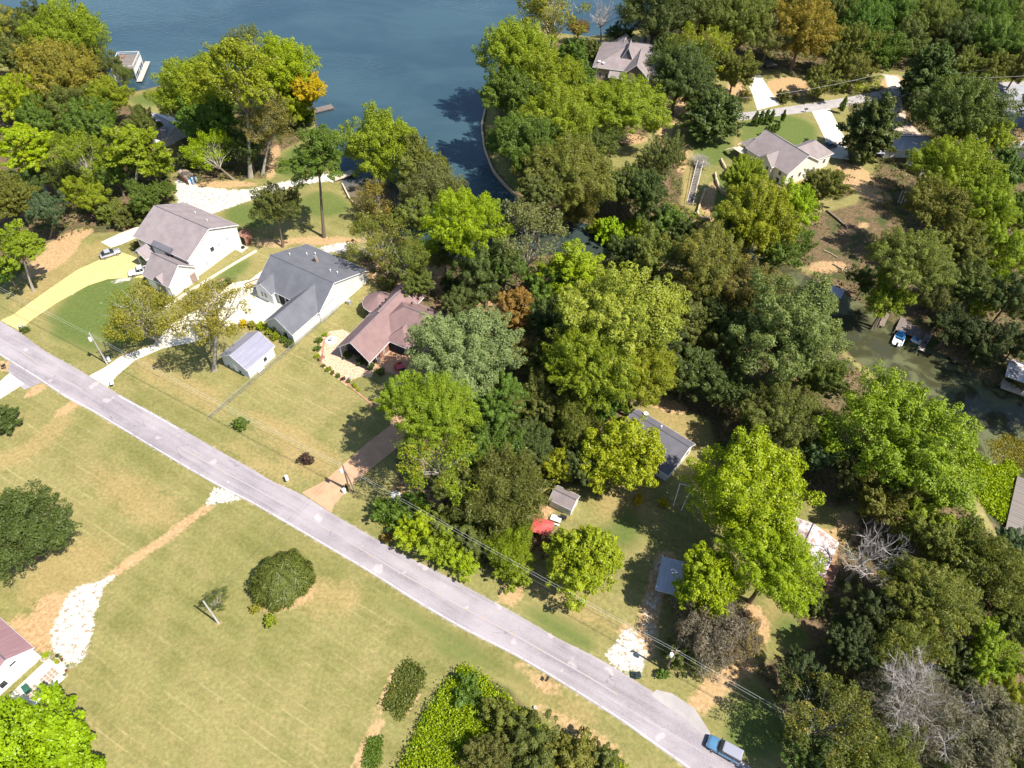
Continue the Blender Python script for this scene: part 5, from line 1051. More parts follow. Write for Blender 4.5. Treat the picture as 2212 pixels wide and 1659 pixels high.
for i, (x, y, q, mt, l) in enumerate(((4.6, 3.0, .3, 'plastic_green', 'dark green plant pot nearest the gravel'), (5.2, 3.1, .26, 'terracotta', 'terracotta pot beside the dark green one'), (5.7, 3.0, .3, 'wood_pale', 'tan plant pot in the middle of the patio edge'), (7.2, 2.9, .28, 'rock', 'grey pot at the far patio corner'), (7.6, 2.4, .25, 'terracotta', 'terracotta pot at the outer patio corner'), (7.9, 1.9, .24, 'paver', 'brown pot below the outer patio corner'), (6.8, -3.4, .3, 'rock', 'blue grey chair sized pot at the lower patio end'))):
    p = empty('plant_pot', L2W(h, x, y), 0, l, 'plant pot', 'pots round the patio'); MB().lathe([(q * .7, 0), (q, .45), (q * .85, .45), (q * .8, .36)], n=10).out('pot', M[mt], p); o = inst('plant', TV['smallbush'][i % 2][2], p, (0, 0, .3), scale=(q * .9, q * .9, q * .7)); o.color = (*COLS['G' if i % 2 else 'PU'], .1)

# shed, canopy, carport, deck house
h = empty('shed', (9.6, 65.9, 0), R(-28), 'small pale grey shed with brownish roof beside the round maple', 'shed')
gable(h, -2.0, 2.0, -1.5, 1.5, 2.1, 3.0, 'x', M['roof_brown'], M['grey_siding'], oh=.15); window(h, (0.2, -1.5, 1.0), 'y-', 1.0, 1.8, 'door', 'grey_siding')
h = empty('canopy', (5.8, 60.2, 0), R(-20), 'red fabric canopy on thin posts beside the maple', 'canopy')
roof(h, [(-1.7, -1.5, 2.2), (1.7, -1.5, 2.2), (1.7, 1.5, 2.2), (-1.7, 1.5, 2.2), (0, 0, 2.75)], [(0, 1, 4), (1, 2, 4), (2, 3, 4), (3, 0, 4)], M['roof_red'], 'cloth', .04, None)
for x, y in ((-1.6, -1.4), (1.6, -1.4), (1.6, 1.4), (-1.6, 1.4)): MB().tube([(x, y, 0), (x, y, 2.2)], .03, 6).out('post', M['galv'], h)
h = empty('carport', (25.9, 51.9, 0), R(-17), 'open carport with blue grey tin roof under the lime tree', 'carport')
roof(h, [(-1.9, -3.0, 2.5), (1.9, -3.0, 2.9), (1.9, 3.0, 2.9), (-1.9, 3.0, 2.5)], [(0, 1, 2, 3)], M['roof_tin'], 'roof', .06, 'gutter')
for x in (-1.8, 1.8):
    for y in (-2.8, 2.8): part('post', h, M['wood_pole'], (x - .06, x + .06, y - .06, y + .06, 0, 2.45 if x < 0 else 2.8))
dp = PX(1738, 1175, 3); h = empty('cottage', (dp[0], dp[1], 0), R(-33), 'cottage with white rust streaked tin roof under the lime tree', 'house')
gable(h, -4.5, 4.2, -3.4, 3.4, 2.6, 3.9, 'y', M['roof_rust'], M['cream_siding'], oh=.35)
dk = part('deck', h, M['wood_red'], (4.25, 6.2, -3.6, 1.0, .5, .62)); part('deck_rail', dk, M['wood_pole'], (6.1, 6.2, -3.6, 1.0, 1.35, 1.42), (4.25, 6.2, -3.65, -3.58, 1.35, 1.42), *[(6.1, 6.2, -3.6 + .9 * i, -3.5 + .9 * i, 0, 1.35) for i in range(6)])
window(h, (4.2, -1, 1.4), 'x+', .9, 1.1); window(h, (4.2, 1.6, 1.1), 'x+', .9, 2.0, 'door', 'wood_red')
# pale cabin, rusty shed, grey roofed house, corner roof
c = PX(358, 268, 3); h = empty('cabin', (c[0], c[1], 0), R(-35), 'pale roofed cabin half hidden beside the left wood', 'house')
gable(h, -5.0, 5.0, -3.5, 3.5, 2.6, 4.4, 'x', M['roof_tin'], M['white_siding'], oh=.4); gable(h, 1.0, 5.4, -7.0, -2.0, 2.5, 3.9, 'y', M['roof_white'], M['white_siding'], oh=.3, name='wing_roof')
for x in (-3, 0): window(h, (x, -3.5, 1.5), 'y-', .9, 1.1)
c = PX(404, 378, 1.5); h = empty('shed', (c[0], c[1], 0), R(-38), 'rusty curved roof shed with a white and blue end', 'shed')
n = 8; V = []; 
for x in (-2.4, 2.4): V += [(x, 1.35 * math.cos(math.pi * i / n), 1.5 + .75 * math.sin(math.pi * i / n)) for i in range(n + 1)]
roof(h, V, [(i, i + 1, n + 2 + i, n + 1 + i) for i in range(n)], M['log'], 'roof', .05, None)
obj('wall', ([(-2.3, -1.25, 0), (2.2, -1.25, 0), (2.2, 1.25, 0), (-2.3, 1.25, 0), (-2.3, -1.25, 1.5), (2.2, -1.25, 1.5), (2.2, 1.25, 1.5), (-2.3, 1.25, 1.5), (2.2, 0, 2.1), (-2.3, 0, 2.1)], [(0, 1, 5, 4), (2, 3, 7, 6), (3, 0, 4, 9, 7)]), M['wood_red'], h)
for i in range(5): part('end_board', h, M['white_paint'] if i % 2 == 0 else M['boat_blue'], (2.2, 2.26, -1.25 + i * .5, -.77 + i * .5, .05, 1.5 + (.35 if 0 < i < 4 else 0)))
c = PX(1955, 302, 3.5); h = empty('house', (c[0], c[1], 0), R(4), 'low house with shaded grey tin roof among the oaks', 'house')
gable(h, -6.5, 6.5, -3.6, 3.6, 2.7, 4.3, 'x', M['roof_tin'], M['cream_siding'], oh=.4); part('lean_to', h, M['roof_tin'], (-9.6, -6.9, -4.6, -2.4, 1.9, 1.98)); part('lean_to_post', h, M['wood_pole'], (-9.5, -9.4, -4.5, -4.4, 0, 1.9)); window(h, (0, -3.6, 1.5), 'y-', 1, 1.2); window(h, (3, -3.6, 1.5), 'y-', 1, 1.2); part('roof_vent', h, M['dark'], (-3.2, -2.6, 1.2, 1.8, 3.9, 4.3))
c = PX(1985, 352, 2.5); h = empty('shed', (c[0], c[1], 0), R(-50), 'dark shingled shed behind the grey roofed house', 'shed'); gable(h, -2.2, 2.2, -1.8, 1.8, 2.0, 3.2, 'x', M['roof_char'], M['wood_grey'], oh=.2)
c = PX(2225, 318, 3); h = empty('shed', (c[0], c[1], 0), R(35), 'white roofed building cut by the right edge near the top', 'shed'); gable(h, -4, 4, -3, 3, 2.5, 3.8, 'x', M['roof_white'], M['white_siding'], oh=.3)
c = PX(1648, 138, 1); 

# boathouse and docks
h = empty('boathouse', (-125.0, 221.0, WZ), R(-80), 'old boathouse with flat railed deck roof and side dock', 'boathouse')
for i in range(14): obj('plank', MB().box(-5.2 + i * .75, -4.48 + i * .75, -3.3, 3.3, 3.55 + .01 * (i % 3), 3.65 + .012 * (i % 3)).V and (MB().box(-5.2 + i * .75, -4.48 + i * .75, -3.3, 3.3, 3.55 + .01 * (i % 3), 3.65 + .012 * (i % 3)).V, MB().box(0, 1, 0, 1, 0, 1).F), M[('wood_grey', 'wood_deck', 'wood_grey', 'wood_red')[(i * 5 + i // 3) % 4]], h)
for x in (-5.1, 0, 5.1):
    for y in (-3.2, 3.2): part('pile', h, M['pole_grey'], (x - .12, x + .12, y - .12, y + .12, -2, 4.6))
part('side_wall', h, M['white_siding'], (-5.2, 5.2, 3.24, 3.34, 1.9, 3.5)); part('side_wall', h, M['grey_siding'], (-5.2, 5.2, -3.34, -3.24, .5, 3.5)); part('roof_rail', h, M['white_paint'], (-5.2, 5.2, 3.2, 3.3, 4.5, 4.6), (-5.2, 5.2, -3.3, -3.2, 4.5, 4.6), (-5.2, -5.1, -3.3, 3.3, 4.5, 4.6), (5.1, 5.2, -3.3, 3.3, 4.5, 4.6), (-5.2, 5.2, 3.2, 3.25, 4.05, 4.12), (-5.2, -5.15, -3.3, 3.3, 4.05, 4.12))
part('cross_brace', h, M['white_paint'], *[(x, x + .1, 3.35, 3.42, .5, 1.9) for x in (-4, -2, 0, 2, 4)])
for i in range(20): part('dock_plank', h, M['wood_pale'], (-6.6 + i * .7, -5.93 + i * .7, 3.5, 5.1, .55, .64))
part('roof_bench', h, M['wood_red'], (-4.4, -2.4, -1.8, -1.0, 3.7, 4.1))
def plank_dock(name, pts, z, label, mat='wood_deck', n=14, group=None, post=True):
    """rectangular dock from photo corners (a, b along one long side, c opposite a)"""
    a, b, c = [PX(x, y, z) for x, y in pts]; u = b - a; L = math.hypot(u[0], u[1]); ang = math.atan2(u[1], u[0]); w = c - a; Wd = -w[0] * math.sin(ang) + w[1] * math.cos(ang)
    e = empty(name, (a[0], a[1], z), ang, label, 'dock', group)
    for i in range(n): part('plank', e, M[mat], (L * i / n + .015, L * (i + 1) / n - .015, min(0, Wd), max(0, Wd), -.09 + .008 * (i % 3), 0 + .008 * (i % 3)))
    part('stringer', e, M['wood_pole'], (0, L, min(0, Wd) + .05, min(0, Wd) + .17, -.3, -.1), (0, L, max(0, Wd) - .17, max(0, Wd) - .05, -.3, -.1))
    if post:
        for x in (.15, L - .15):
            for y in (min(0, Wd) - .08, max(0, Wd) + .08): MB().tube([(x, y, -2.2), (x, y, .25)], .09, 6).out('post', M['wood_pole'], e)
    return e
plank_dock('floating_dock', [(667, 246), (722, 233), (668, 236)], -.7, 'small rectangular brown dock on the open lake'); plank_dock('footbridge', [(722, 391), (768, 374), (718, 381)], -.35, 'pale plank footbridge across the mouth of the boat basin', 'wood_pale', 16)
plank_dock('covered_dock', [(893, 491), (936, 466), (880, 474)], 1.6, 'pale roofed dock half hidden by the basin trees', 'roof_white', 6); plank_dock('pier', [(2172, 1143), (2198, 1028), (2208, 1150)], -.5, 'grey plank pier at the right edge beside the marsh plants', 'wood_grey', 24); plank_dock('landing', [(888, 470), (878, 440), (905, 462)], -.4, 'white topped landing showing through the basin trees', 'white_paint', 6)
h = empty('boat_dock', (85.6, 113.0, WZ), R(-32), 'dark wooden boat dock with slatted walkway on the creek', 'dock')
for i in range(9): part('plank', h, M['wood_deck'], (-2.6 + i * .6, -2.02 + i * .6, -1.2, 4.6, .68 + .008 * (i % 2), .78 + .008 * (i % 2)))
for i in range(18): part('walkway_slat', h, M['wood_grey'], (2.95, 4.1, -3.6 + i * .55, -3.13 + i * .55, .70, .79))
for i in range(12): part('side_walk_slat', h, M['wood_pole'], (-6.0, -4.9, -1.6 + i * .55, -1.13 + i * .55, .60, .68))
part('end_platform', h, M['wood_pale'], (2.8, 4.2, -4.6, -3.6, .72, .80)); part('rail', h, M['pole_grey'], (4.15, 4.25, -1.0, 6.0, 1.5, 1.58), *[(4.15, 4.25, -1.0 + 1.7 * i, -.9 + 1.7 * i, -1.5, 1.5) for i in range(5)])
for x, y in ((-5.9, -1.6), (-2.6, -1.2), (2.9, -4.5), (-5.9, 4.5)): MB().tube([(x, y, -2), (x, y, 1.3)], .1, 6).out('pile', M['pole_grey'], h)
def boat(loc, rz, L, Wd, label, cover):
    e = empty('boat', loc, rz, label, 'boat'); secs = []
    for t in np.linspace(0, 1, 8):
        hw = Wd / 2 * (1 if t < .55 else math.sqrt(max(0.02, 1 - ((t - .55) / .46) ** 2))); x = (t - .5) * L; zk = -.25 + .45 * max(0, t - .7); zt = .55 + .15 * t
        secs.append([(x, -hw, zt), (x, -hw * .85, .05 + zk * .3), (x, 0, zk), (x, hw * .85, .05 + zk * .3), (x, hw, zt), (x, hw * .86, zt), (x, hw * .7, .22), (x, -hw * .7, .22), (x, -hw * .86, zt)])
    MB().loft(secs).out('hull', M['boat_white'], e); s2 = []
    for t in np.linspace(.45, .98, 6):
        hw = Wd / 2 * (1 if t < .55 else math.sqrt(max(0.02, 1 - ((t - .55) / .46) ** 2))) * .95; x = (t - .5) * L; zt = .56 + .15 * t; s2.append([(x, -hw, zt), (x, hw, zt), (x, hw * .5, zt + .22), (x, -hw * .5, zt + .22)])
    MB().loft(s2).out('cover', M[cover], e); part('seat', e, M['white_paint'], (-L * .32, -L * .2, -Wd * .3, Wd * .3, .25, .6)); part('console', e, M['plastic_black'], (-.1, .25, -Wd * .25, Wd * .25, .25, .95)); part('engine', e, M['plastic_black'], (-L / 2 - .35, -L / 2, -.22, .22, .0, .95)); return e
boat((82.9, 110.9, WZ + .15), R(58), 4.6, 2.1, 'white motor boat with blue bow cover moored at the dock', 'boat_blue'); boat((86.6, 110.3, WZ + .1), R(148), 2.6, 1.0, 'small craft with blue cover beside the slatted walkway', 'boat_blue')
c = PX(1806, 630, 1.2); h = empty('boat_shelter', (c[0], c[1], WZ), R(-30), 'small pale blue roofed shelter on the creek bank', 'shelter'); roof(h, [(-1.5, -1.4, 2.3), (1.5, -1.4, 2.3), (1.5, 1.4, 2.7), (-1.5, 1.4, 2.7)], [(0, 1, 2, 3)], M['roof_tin'], 'roof', .06, 'gutter')
for x, y in ((-1.4, -1.3), (1.4, -1.3), (1.4, 1.3), (-1.4, 1.3)): part('post', h, M['wood_pole'], (x - .06, x + .06, y - .06, y + .06, -1.5, 2.3))
c = PX(2212, 805, 2.0); h = empty('boat_shelter', (c[0], c[1], WZ), R(-30), 'boat shelter with sloping white roof at the right edge', 'shelter'); roof(h, [(-3.0, -2.6, 3.0), (3.0, -2.6, 3.0), (3.0, 2.6, 3.5), (-3.0, 2.6, 3.5)], [(0, 1, 2, 3)], M['roof_white'], 'roof', .08, 'gutter'); part('deck', h, M['wood_pale'], (-2.6, 3.0, -3.6, -.6, .5, .6))
for x, y in ((-2.8, -2.4), (2.8, -2.4), (2.8, 2.4), (-2.8, 2.4)): part('post', h, M['wood_pole'], (x - .08, x + .08, y - .08, y + .08, -1.5, 3.0))
# stairs with vines
a = PX(1490, 440, .3); b = PX(1512, 352, 1.2); u = b - a; L = math.hypot(u[0], u[1]); h = empty('stairs', (a[0], a[1], 0), math.atan2(u[1], u[0]), 'long wooden stairs with pale rails running up the slope', 'stairs')
for i in range(26): part('tread', h, M['wood_grey'], (L * i / 26, L * i / 26 + L / 26 * .72, -.75, .75, .15 + 1.0 * i / 26, .21 + 1.0 * i / 26))
for y in (-.8, .8): MB().tube([(0, y, .9), (L, y, 2.0)], .06, 5).out('rail', M['white_paint'], h)
for i in range(6):
    for y in (-.8, .8): part('rail_post', h, M['wood_pale'], (L * i / 5 - .05, L * i / 5 + .05, y - .05, y + .05, -.2, .95 + 1.05 * i / 5))
v = TV['bare'][0]; e = tag(empty('dry_vine', (b[0], b[1], .6), 0), 'tangle of dry grey vines over the top of the stairs', 'vine'); inst('branches', v[3], e, (0, 0, 0), scale=(.55, .6, .28)); inst('twigs', TV['bare'][1][3], e, (0, 0, 0), (0, 0, 1.1), (.5, .5, .3))
# stone walls
def stone_wall(pts, label, hgt=.55):
    P = resample(pxpoly(pts), 60); d = np.r_[0, np.cumsum(np.hypot(*np.diff(P, axis=0).T))]; e = empty('retaining_wall', (P[0][0], P[0][1], 0), 0, label, 'wall'); t = 0; r = random.Random(len(pts) * 7 + int(d[-1]))
    while t < d[-1]:
        ln = r.uniform(.5, .95); x, y = np.interp(t, d, P[:, 0]), np.interp(t, d, P[:, 1]); x2, y2 = np.interp(t + ln, d, P[:, 0]), np.interp(t + ln, d, P[:, 1]); a = math.atan2(y2 - y, x2 - x); hh = hgt * r.uniform(.7, 1.2); w_ = r.uniform(.4, .65)
        q = [(ln * .47, w_ / 2), (-ln * .47, w_ / 2), (-ln * .47, -w_ / 2), (ln * .47, -w_ / 2)]; V = []
        for z, s_ in ((-.2, 1), (hh * .75, 1), (hh, .78)): V.append([(s_ * px_ * math.cos(a) - s_ * py_ * math.sin(a) + r.uniform(-.04, .04), s_ * px_ * math.sin(a) + s_ * py_ * math.cos(a) + r.uniform(-.04, .04), z) for px_, py_ in q])
        MB().loft(V).out('stone', M['stone'], e, loc=((x + x2) / 2 - P[0][0], (y + y2) / 2 - P[0][1], 0)); t += ln
stone_wall([(1523, 411), (1515, 432), (1509, 452), (1505, 469), (1516, 473), (1533, 479)], 'long sandstone retaining wall curving beside the stairs', 1.0); stone_wall([(1544, 377), (1548, 397), (1554, 411), (1562, 421), (1572, 421)], 'middle sandstone retaining wall on the grass slope', .9); stone_wall([(1557, 347), (1564, 363), (1573, 373), (1587, 391)], 'upper sandstone retaining wall nearest the beige house', .9)
def low_wall(name, line, w_, z0, z1, mat, label, cat='wall', zpx=0.0):
    P = sm(resample(pxpoly(line, zpx), 40), 2); d = np.gradient(P, axis=0); d /= np.hypot(d[:, 0], d[:, 1])[:, None]; nn = np.stack([-d[:, 1], d[:, 0]], 1) * w_ / 2
    secs = [[(*(p + q), z0), (*(p + q), z1), (*(p - q), z1), (*(p - q), z0)] for p, q in zip(P, nn)]; return tag(MB().loft(secs).out(name, mat), label, cat)
low_wall('seawall', [(1052, 215), (1040, 270), (1046, 320), (1066, 370), (1100, 408), (1140, 440), (1180, 465), (1210, 477)], .45, WZ - 1.5, -.55, M['stone'], 'low curved stone seawall along the peninsula', zpx=-.6)
low_wall('bank_edging', [(739, 395), (756, 429), (777, 451), (802, 473), (830, 492)], .35, WZ - 1.2, -.6, M['wood_pale'], 'timber edging along the boat basin bank', zpx=-.6)
low_wall('garden_wall', [(359, 666), (395, 640), (440, 612), (505, 572), (555, 543)], .28, -.1, .45, M['conc_white'], 'low white wall along the lawn beside the two storey house'); low_wall('garden_wall', [(664, 713), (676, 704), (694, 690)], .3, -.1, .3, M['conc_white'], 'short white kerb wall beside the grey roofed house')
# garden of the maroon house
flat('garden_bed', [(683, 770), (690, 735), (712, 716), (740, 712), (768, 725), (745, 752), (790, 790), (806, 800), (802, 818), (780, 822), (768, 826), (752, 836), (700, 795)], .035, simple('garden_gravel', (.52, .36, .24), .95, .45, 2.5, fine=14), 'tan stony garden bed in front of the maroon house', cat='garden bed')
flat('garden_lawn', [(748, 836), (762, 820), (785, 812), (806, 818), (822, 840), (806, 855), (790, 860)], .045, simple('clipped_grass', (.17, .16, .05), .95, .2, 1.5, fine=8), 'small clipped lawn patch at the garden end', cat='lawn')
low_wall('brick_edging', [(681, 772), (720, 806), (760, 838), (812, 882)], .3, -.05, .16, M['terracotta'], 'straight brick edging along the garden bed'); low_wall('brick_edging', [(714, 720), (702, 733), (698, 750), (697, 770)], .35, -.05, .14, M['terracotta'], 'curved brick edging round the white fountain')
flat('mulch_bed', [(484, 768), (478, 778), (530, 808), (545, 800), (536, 796)], .03, M['mulch'], 'red mulch bed along the lilac roofed garage', cat='garden bed')
c = PX(715, 735, .3); e = empty('fountain', (c[0], c[1], 0), 0, 'white round garden fountain with dark centre', 'fountain'); MB().lathe([(1.15, 0), (1.2, .3), (1.0, .32), (.95, .15), (.3, .15)], n=18).out('basin', M['white_paint'], e); MB().lathe([(.2, .1), (.12, .7), (.45, .8), (.4, .86), (.05, .82)], n=12).out('bowl', M['rock'], e)
c = PX(696, 775, .3); e = empty('garden_bench', (c[0], c[1], 0), R(70), 'small dark red bench on the garden gravel', 'bench'); part('seat', e, M['wood_red'], (-.7, .7, -.22, .22, .4, .46)); part('backrest', e, M['wood_red'], (-.7, .7, .2, .26, .46, .9))
for x in (-.6, .6): part('leg', e, M['plastic_black'], (x - .04, x + .04, -.2, .2, 0, .4))
c = PX(757, 818, .3); e = empty('garden_jar', (c[0], c[1], 0), 0, 'grey glazed jar at the end of the garden bed', 'jar'); MB().lathe([(.2, 0), (.38, .3), (.36, .55), (.2, .7), (.24, .75)], n=12).out('jar_body', M['rock'], e)

# ------------------------------------------------------------------ utility lines
def pole(x, y, hgt, label, mat='pole_grey', can=True, arm=0.0, lean=(0, 0)):
    B = GP(x, y); e = empty('utility_pole', tuple(B), 0, label, 'pole'); MB().tube([(0, 0, -.3), (lean[0], lean[1], hgt)], [.17, .11], 8).out('shaft', M[mat], e)
    if can:
        c_ = MB().lathe([(.2, 0), (.27, .05), (.27, .75), (.22, .85)], (-.42 + lean[0] * .85, -.15, hgt - 2.0), 10).out('transformer', M['white_paint'], e); MB().lathe([(.05, 0), (.07, .1), (.04, .2)], (-.42 + lean[0] * .85, -.15, hgt - 1.15), 6).out('bushing', M['terracotta'], c_)
    part('crossarm', e, M['wood_pole'], (lean[0] - arm - .05, lean[0] + arm + .05, -.06, .06, hgt - .55, hgt - .42)) if arm else None
    MB().lathe([(.05, 0), (.08, .08), (.03, .2)], (lean[0], lean[1], hgt), 6).out('insulator', M['galv'], e); return Vector((B[0] + lean[0], B[1] + lean[1], B[2] + hgt))
P1 = pole(232, 786, 8.6, 'grey utility pole with transformer beside the lawn tree'); P2 = pole(756, 1063, 8.2, 'brown double utility pole with transformer at the red drive', 'wood_pole'); P3 = pole(1438, 1448, 7.9, 'utility pole with transformer beside the white gravel entrance', 'wood_pole', arm=.6)
b2 = GP(768, 1064); MB().tube([(b2[0], b2[1], -.2), (P2.x + .12, P2.y + .05, 6.4)], [.15, .11], 8).out('brace_pole', M['wood_pole'], bpy.data.objects['utility_pole.001'], loc=tuple(-Vector(bpy.data.objects['utility_pole.001'].location)))
P4 = pole(472, 1346, 7.6, 'short grey pole standing alone in the field', can=False); P6 = pole(2117, 208, 9, 'thin leaning pole beside the right hand lane', can=False, lean=(1.6, .8)); P7 = pole(1582, 250, 8, 'thin pole beside the brown bush on the upper lane', can=False)
def wire(pts, label, r=.022, sag=.5, mat='wire_pale', cat='wire', name='power_line'):
    Q = []
    for a, b in zip(pts[:-1], pts[1:]):
        a, b = Vector(a), Vector(b)
        for i in range(13):
            t = i / 12; p = a.lerp(b, t); p.z -= sag * 4 * t * (1 - t); Q.append(p) if i or not Q else None
    return tag(MB().tube(Q, r, 4).out(name, M[mat]), label, cat)
d = (P2 - P1).normalized(); P0 = P1 - d * 45 + Vector((0, 0, .3)); P5 = P3 + (P3 - P2).normalized() * 50; nrm = Vector((-d.y, d.x, 0))
wire([P0, P1, P2, P3, P5], 'upper power line running beside the road from pole to pole', .014); o_ = Vector((0, 0, -1.0)) + nrm * .15; wire([P0 + o_, P1 + o_, P2 + o_, P3 + o_, P5 + o_], 'middle power line beside the road', .014, .7); o_ = Vector((0, 0, -1.9)) - nrm * .1
wire([P0 + o_, P1 + o_, P2 + o_, P3 + o_, P5 + o_], 'lowest thick cable beside the road', .03, .8, 'wire'); wire([P2 + Vector((0, 0, -.9)), P4 + Vector((0, 0, -.2))], 'service wire crossing the road to the field pole', .018, .7, 'wire')
wire([P6 + Vector((0, 0, -.2)), Vector(PX(1790, 175, 9)), P7], 'upper wire over the top right lane', .02, 1.0, 'wire'); wire([Vector(PX(2260, 160, 9)), Vector(PX(1900, 160, 10)), Vector(PX(1560, 215, 8))], 'lower wire before the top right wood', .02, 1.2)
for x, y, l in ((236, 779, 'white round pedestal beside the grey utility pole'), (744, 1063, 'white pedestal at the foot of the double utility pole')):
    B = GP(x, y); e = empty('utility_pedestal', tuple(B), 0, l, 'pedestal'); MB().lathe([(.28, 0), (.3, .7), (.38, .72), (.36, .85), (.1, .95)], n=12).out('cabinet', M['white_paint'], e); MB().lathe([(.4, -.02), (.4, .05)], n=10).out('base', M['rock'], e)
# mailboxes, bins, small things
def mailbox(x, y, mat, label, rz=R(60), post='wood_pale', big=1.0):
    B = GP(x, y); e = empty('mailbox', tuple(B), rz, label, 'mailbox'); part('post', e, M[post], (-.06, .06, -.06, .06, -.1, 1.0)); s_ = []
    for xx in (-.32 * big, .32 * big): s_.append([(xx, -.16 * big, 1.0), (xx, .16 * big, 1.0), (xx, .16 * big, 1.2), (xx, .1 * big, 1.32), (xx, -.1 * big, 1.32), (xx, -.16 * big, 1.2)])
    MB().loft(s_).out('box', M[mat], e); part('flag', e, M['red_light'], (.05, .2, .17 * big, .18 * big + .01, 1.15, 1.3)); return e
mailbox(246, 833, 'white_paint', 'white mailbox beside the pale concrete drive', R(-60), 'white_paint', 2.0); mailbox(622, 1040, 'white_paint', 'white mailbox at the road below the purple bush', R(-60), 'white_paint', 1.6); mailbox(1181, 1472, 'plastic_black', 'black mailbox on the field side of the road', R(60)); mailbox(1739, 243, 'plastic_black', 'dark mailbox on the lawn beside the lane', R(10), 'wood_pole', 1.6); mailbox(13, 798, 'plastic_black', 'dark mailbox beside the dirt patch at the left edge', R(40), 'wood_pole', 1.2)
B = GP(1376, 1463); e = empty('trash_cart', tuple(B), R(5), 'black wheeled trash cart lying at the gravel entrance', 'trash cart'); MB().loft([[(-.28, -.3, .1), (.28, -.3, .1), (.28, .3, .1), (-.28, .3, .1)], [(-.38, -.4, 1.05), (.38, -.4, 1.05), (.38, .4, 1.05), (-.38, .4, 1.05)]]).out('bin', M['plastic_black'], e); part('rim', e, M['plastic_green'], (-.42, .42, -.44, -.38, 1.0, 1.1), (-.42, .42, .38, .44, 1.0, 1.1), (-.42, -.38, -.4, .4, 1.0, 1.1), (.38, .42, -.4, .4, 1.0, 1.1)); part('lid', e, M['plastic_black'], (-.36, .36, -.36, .36, 1.06, 1.12))
for x in (-.3, .3): MB().tube([(x - .04, .36, .14), (x + .04, .36, .14)], .14, 10).out('wheel', M['tyre'], e)
B = GP(1156, 1530); e = empty('bucket', tuple(B), 0, 'white bucket on the grass beside the bottom thicket', 'bucket'); MB().lathe([(.16, 0), (.2, .42), (.22, .44), (.2, .45), (.15, .05)], n=12).out('pail', M['white_paint'], e)
B = GP(855, 1070); e = empty('pallet', tuple(B), R(25), 'white slatted pallet lying on the dirt by the bushes', 'pallet')
for i in range(7): part('slat', e, M['white_paint'], (-.8, .8, -.7 + i * .22, -.58 + i * .22, .1, .13))
for x in (-.75, 0, .7): part('bearer', e, M['wood_pale'], (x, x + .08, -.7, .75, 0, .1))
B = GP(1200, 1126); e = empty('picnic_table', tuple(B), R(-20), 'white slatted picnic table beside the red canopy', 'table')
for i in range(5): part('slat', e, M['white_paint'], (-.9, .9, -.4 + i * .17, -.26 + i * .17, .72, .76))
for s_ in (-1, 1): part('bench', e, M['white_paint'], (-.9, .9, s_ * .75 - .13, s_ * .75 + .13, .42, .46)); part('leg', e, M['wood_pole'], (s_ * .65 - .05, s_ * .65 + .05, -.7, .7, .36, .42), (s_ * .65 - .05, s_ * .65 + .05, -.5, -.4, 0, .72), (s_ * .65 - .05, s_ * .65 + .05, .4, .5, 0, .72))
B = GP(1216, 1122); e = empty('barbecue', tuple(B), R(-20), 'black barrel barbecue between the table and the maple', 'grill'); MB().tube([(-.55, 0, .85), (.55, 0, .85)], .34, 12).out('barrel', M['plastic_black'], e)
for x in (-.4, .4):
    for y in (-.2, .2): part('leg', e, M['plastic_black'], (x - .03, x + .03, y - .03, y + .03, 0, .7))
fr = [PX(1454, 1094), PX(1471, 1103), PX(1495, 1052, 2.2), PX(1468.5, 1044.5, 2.2)]; e = empty('pipe_frame', (fr[0][0], fr[0][1], 0), 0, 'white metal pipe frame leaning beside the small cottage', 'frame'); q = [Vector(p) - Vector((fr[0][0], fr[0][1], 0)) for p in fr]
for a, b, n_ in ((0, 3, 'long_pipe'), (1, 2, 'long_pipe'), (3, 2, 'cross_pipe')): MB().tube([q[a], q[b]], .06, 6).out(n_, M['white_paint'], e)
for i in (2, 3): MB().tube([q[i], (q[i].x + .2, q[i].y - .1, 0)], .05, 6).out('leg', M['white_paint'], e)
B = GP(50, 710); e = empty('rock_bed', tuple(B), R(-30), 'grey boulders beside the cream driveway entrance', 'rock')
for x, y, q_ in ((-.6, 0, .6), (.3, .5, .45), (.7, -.3, .4)): MB().loft([[(x + q_ * k_ * math.cos(a) * random.uniform(.8, 1.2), y + q_ * k_ * math.sin(a) * random.uniform(.8, 1.2), z) for a in np.linspace(0, 2 * math.pi, 7, endpoint=False)] for z, k_ in ((-.1, 1), (.25 * q_ / .5, .95), (.5 * q_ / .5, .5))]).out('boulder', M['rock'], e)
# logs and felled trunks on the clearing
for i, (x0, y0, x1, y1, r_, l) in enumerate(((1940, 438, 1950, 412, .22, 'left of three cut logs stacked by the clearing'), (1946, 440, 1956, 414, .22, 'middle of three cut logs stacked by the clearing'), (1953, 440, 1963, 415, .22, 'right of three cut logs stacked by the clearing'), (1786, 455, 1830, 492, .3, 'long dark felled trunk lying in the clearing'), (1800, 570, 1832, 590, .2, 'pale log at the creek side of the clearing'), (1818, 584, 1848, 576, .16, 'thin pale log crossing the others by the creek'), (1780, 540, 1810, 556, .14, 'thin branch log lying in the shade'), (1735, 440, 1760, 448, .15, 'pale stick log at the clearing edge'), (1375, 0, 0, 0, 0, ''))):
    if r_:
        a, b = PX(x0, y0, .2), PX(x1, y1, .2); tag(MB().tube([(a[0], a[1], r_), ((a[0] + b[0]) / 2, (a[1] + b[1]) / 2 + .15, r_ + .05), (b[0], b[1], r_)], [r_, r_ * .9, r_ * .75], 8).out('log', M['log'] if i != 3 else M['wood_pole']), l, 'log')
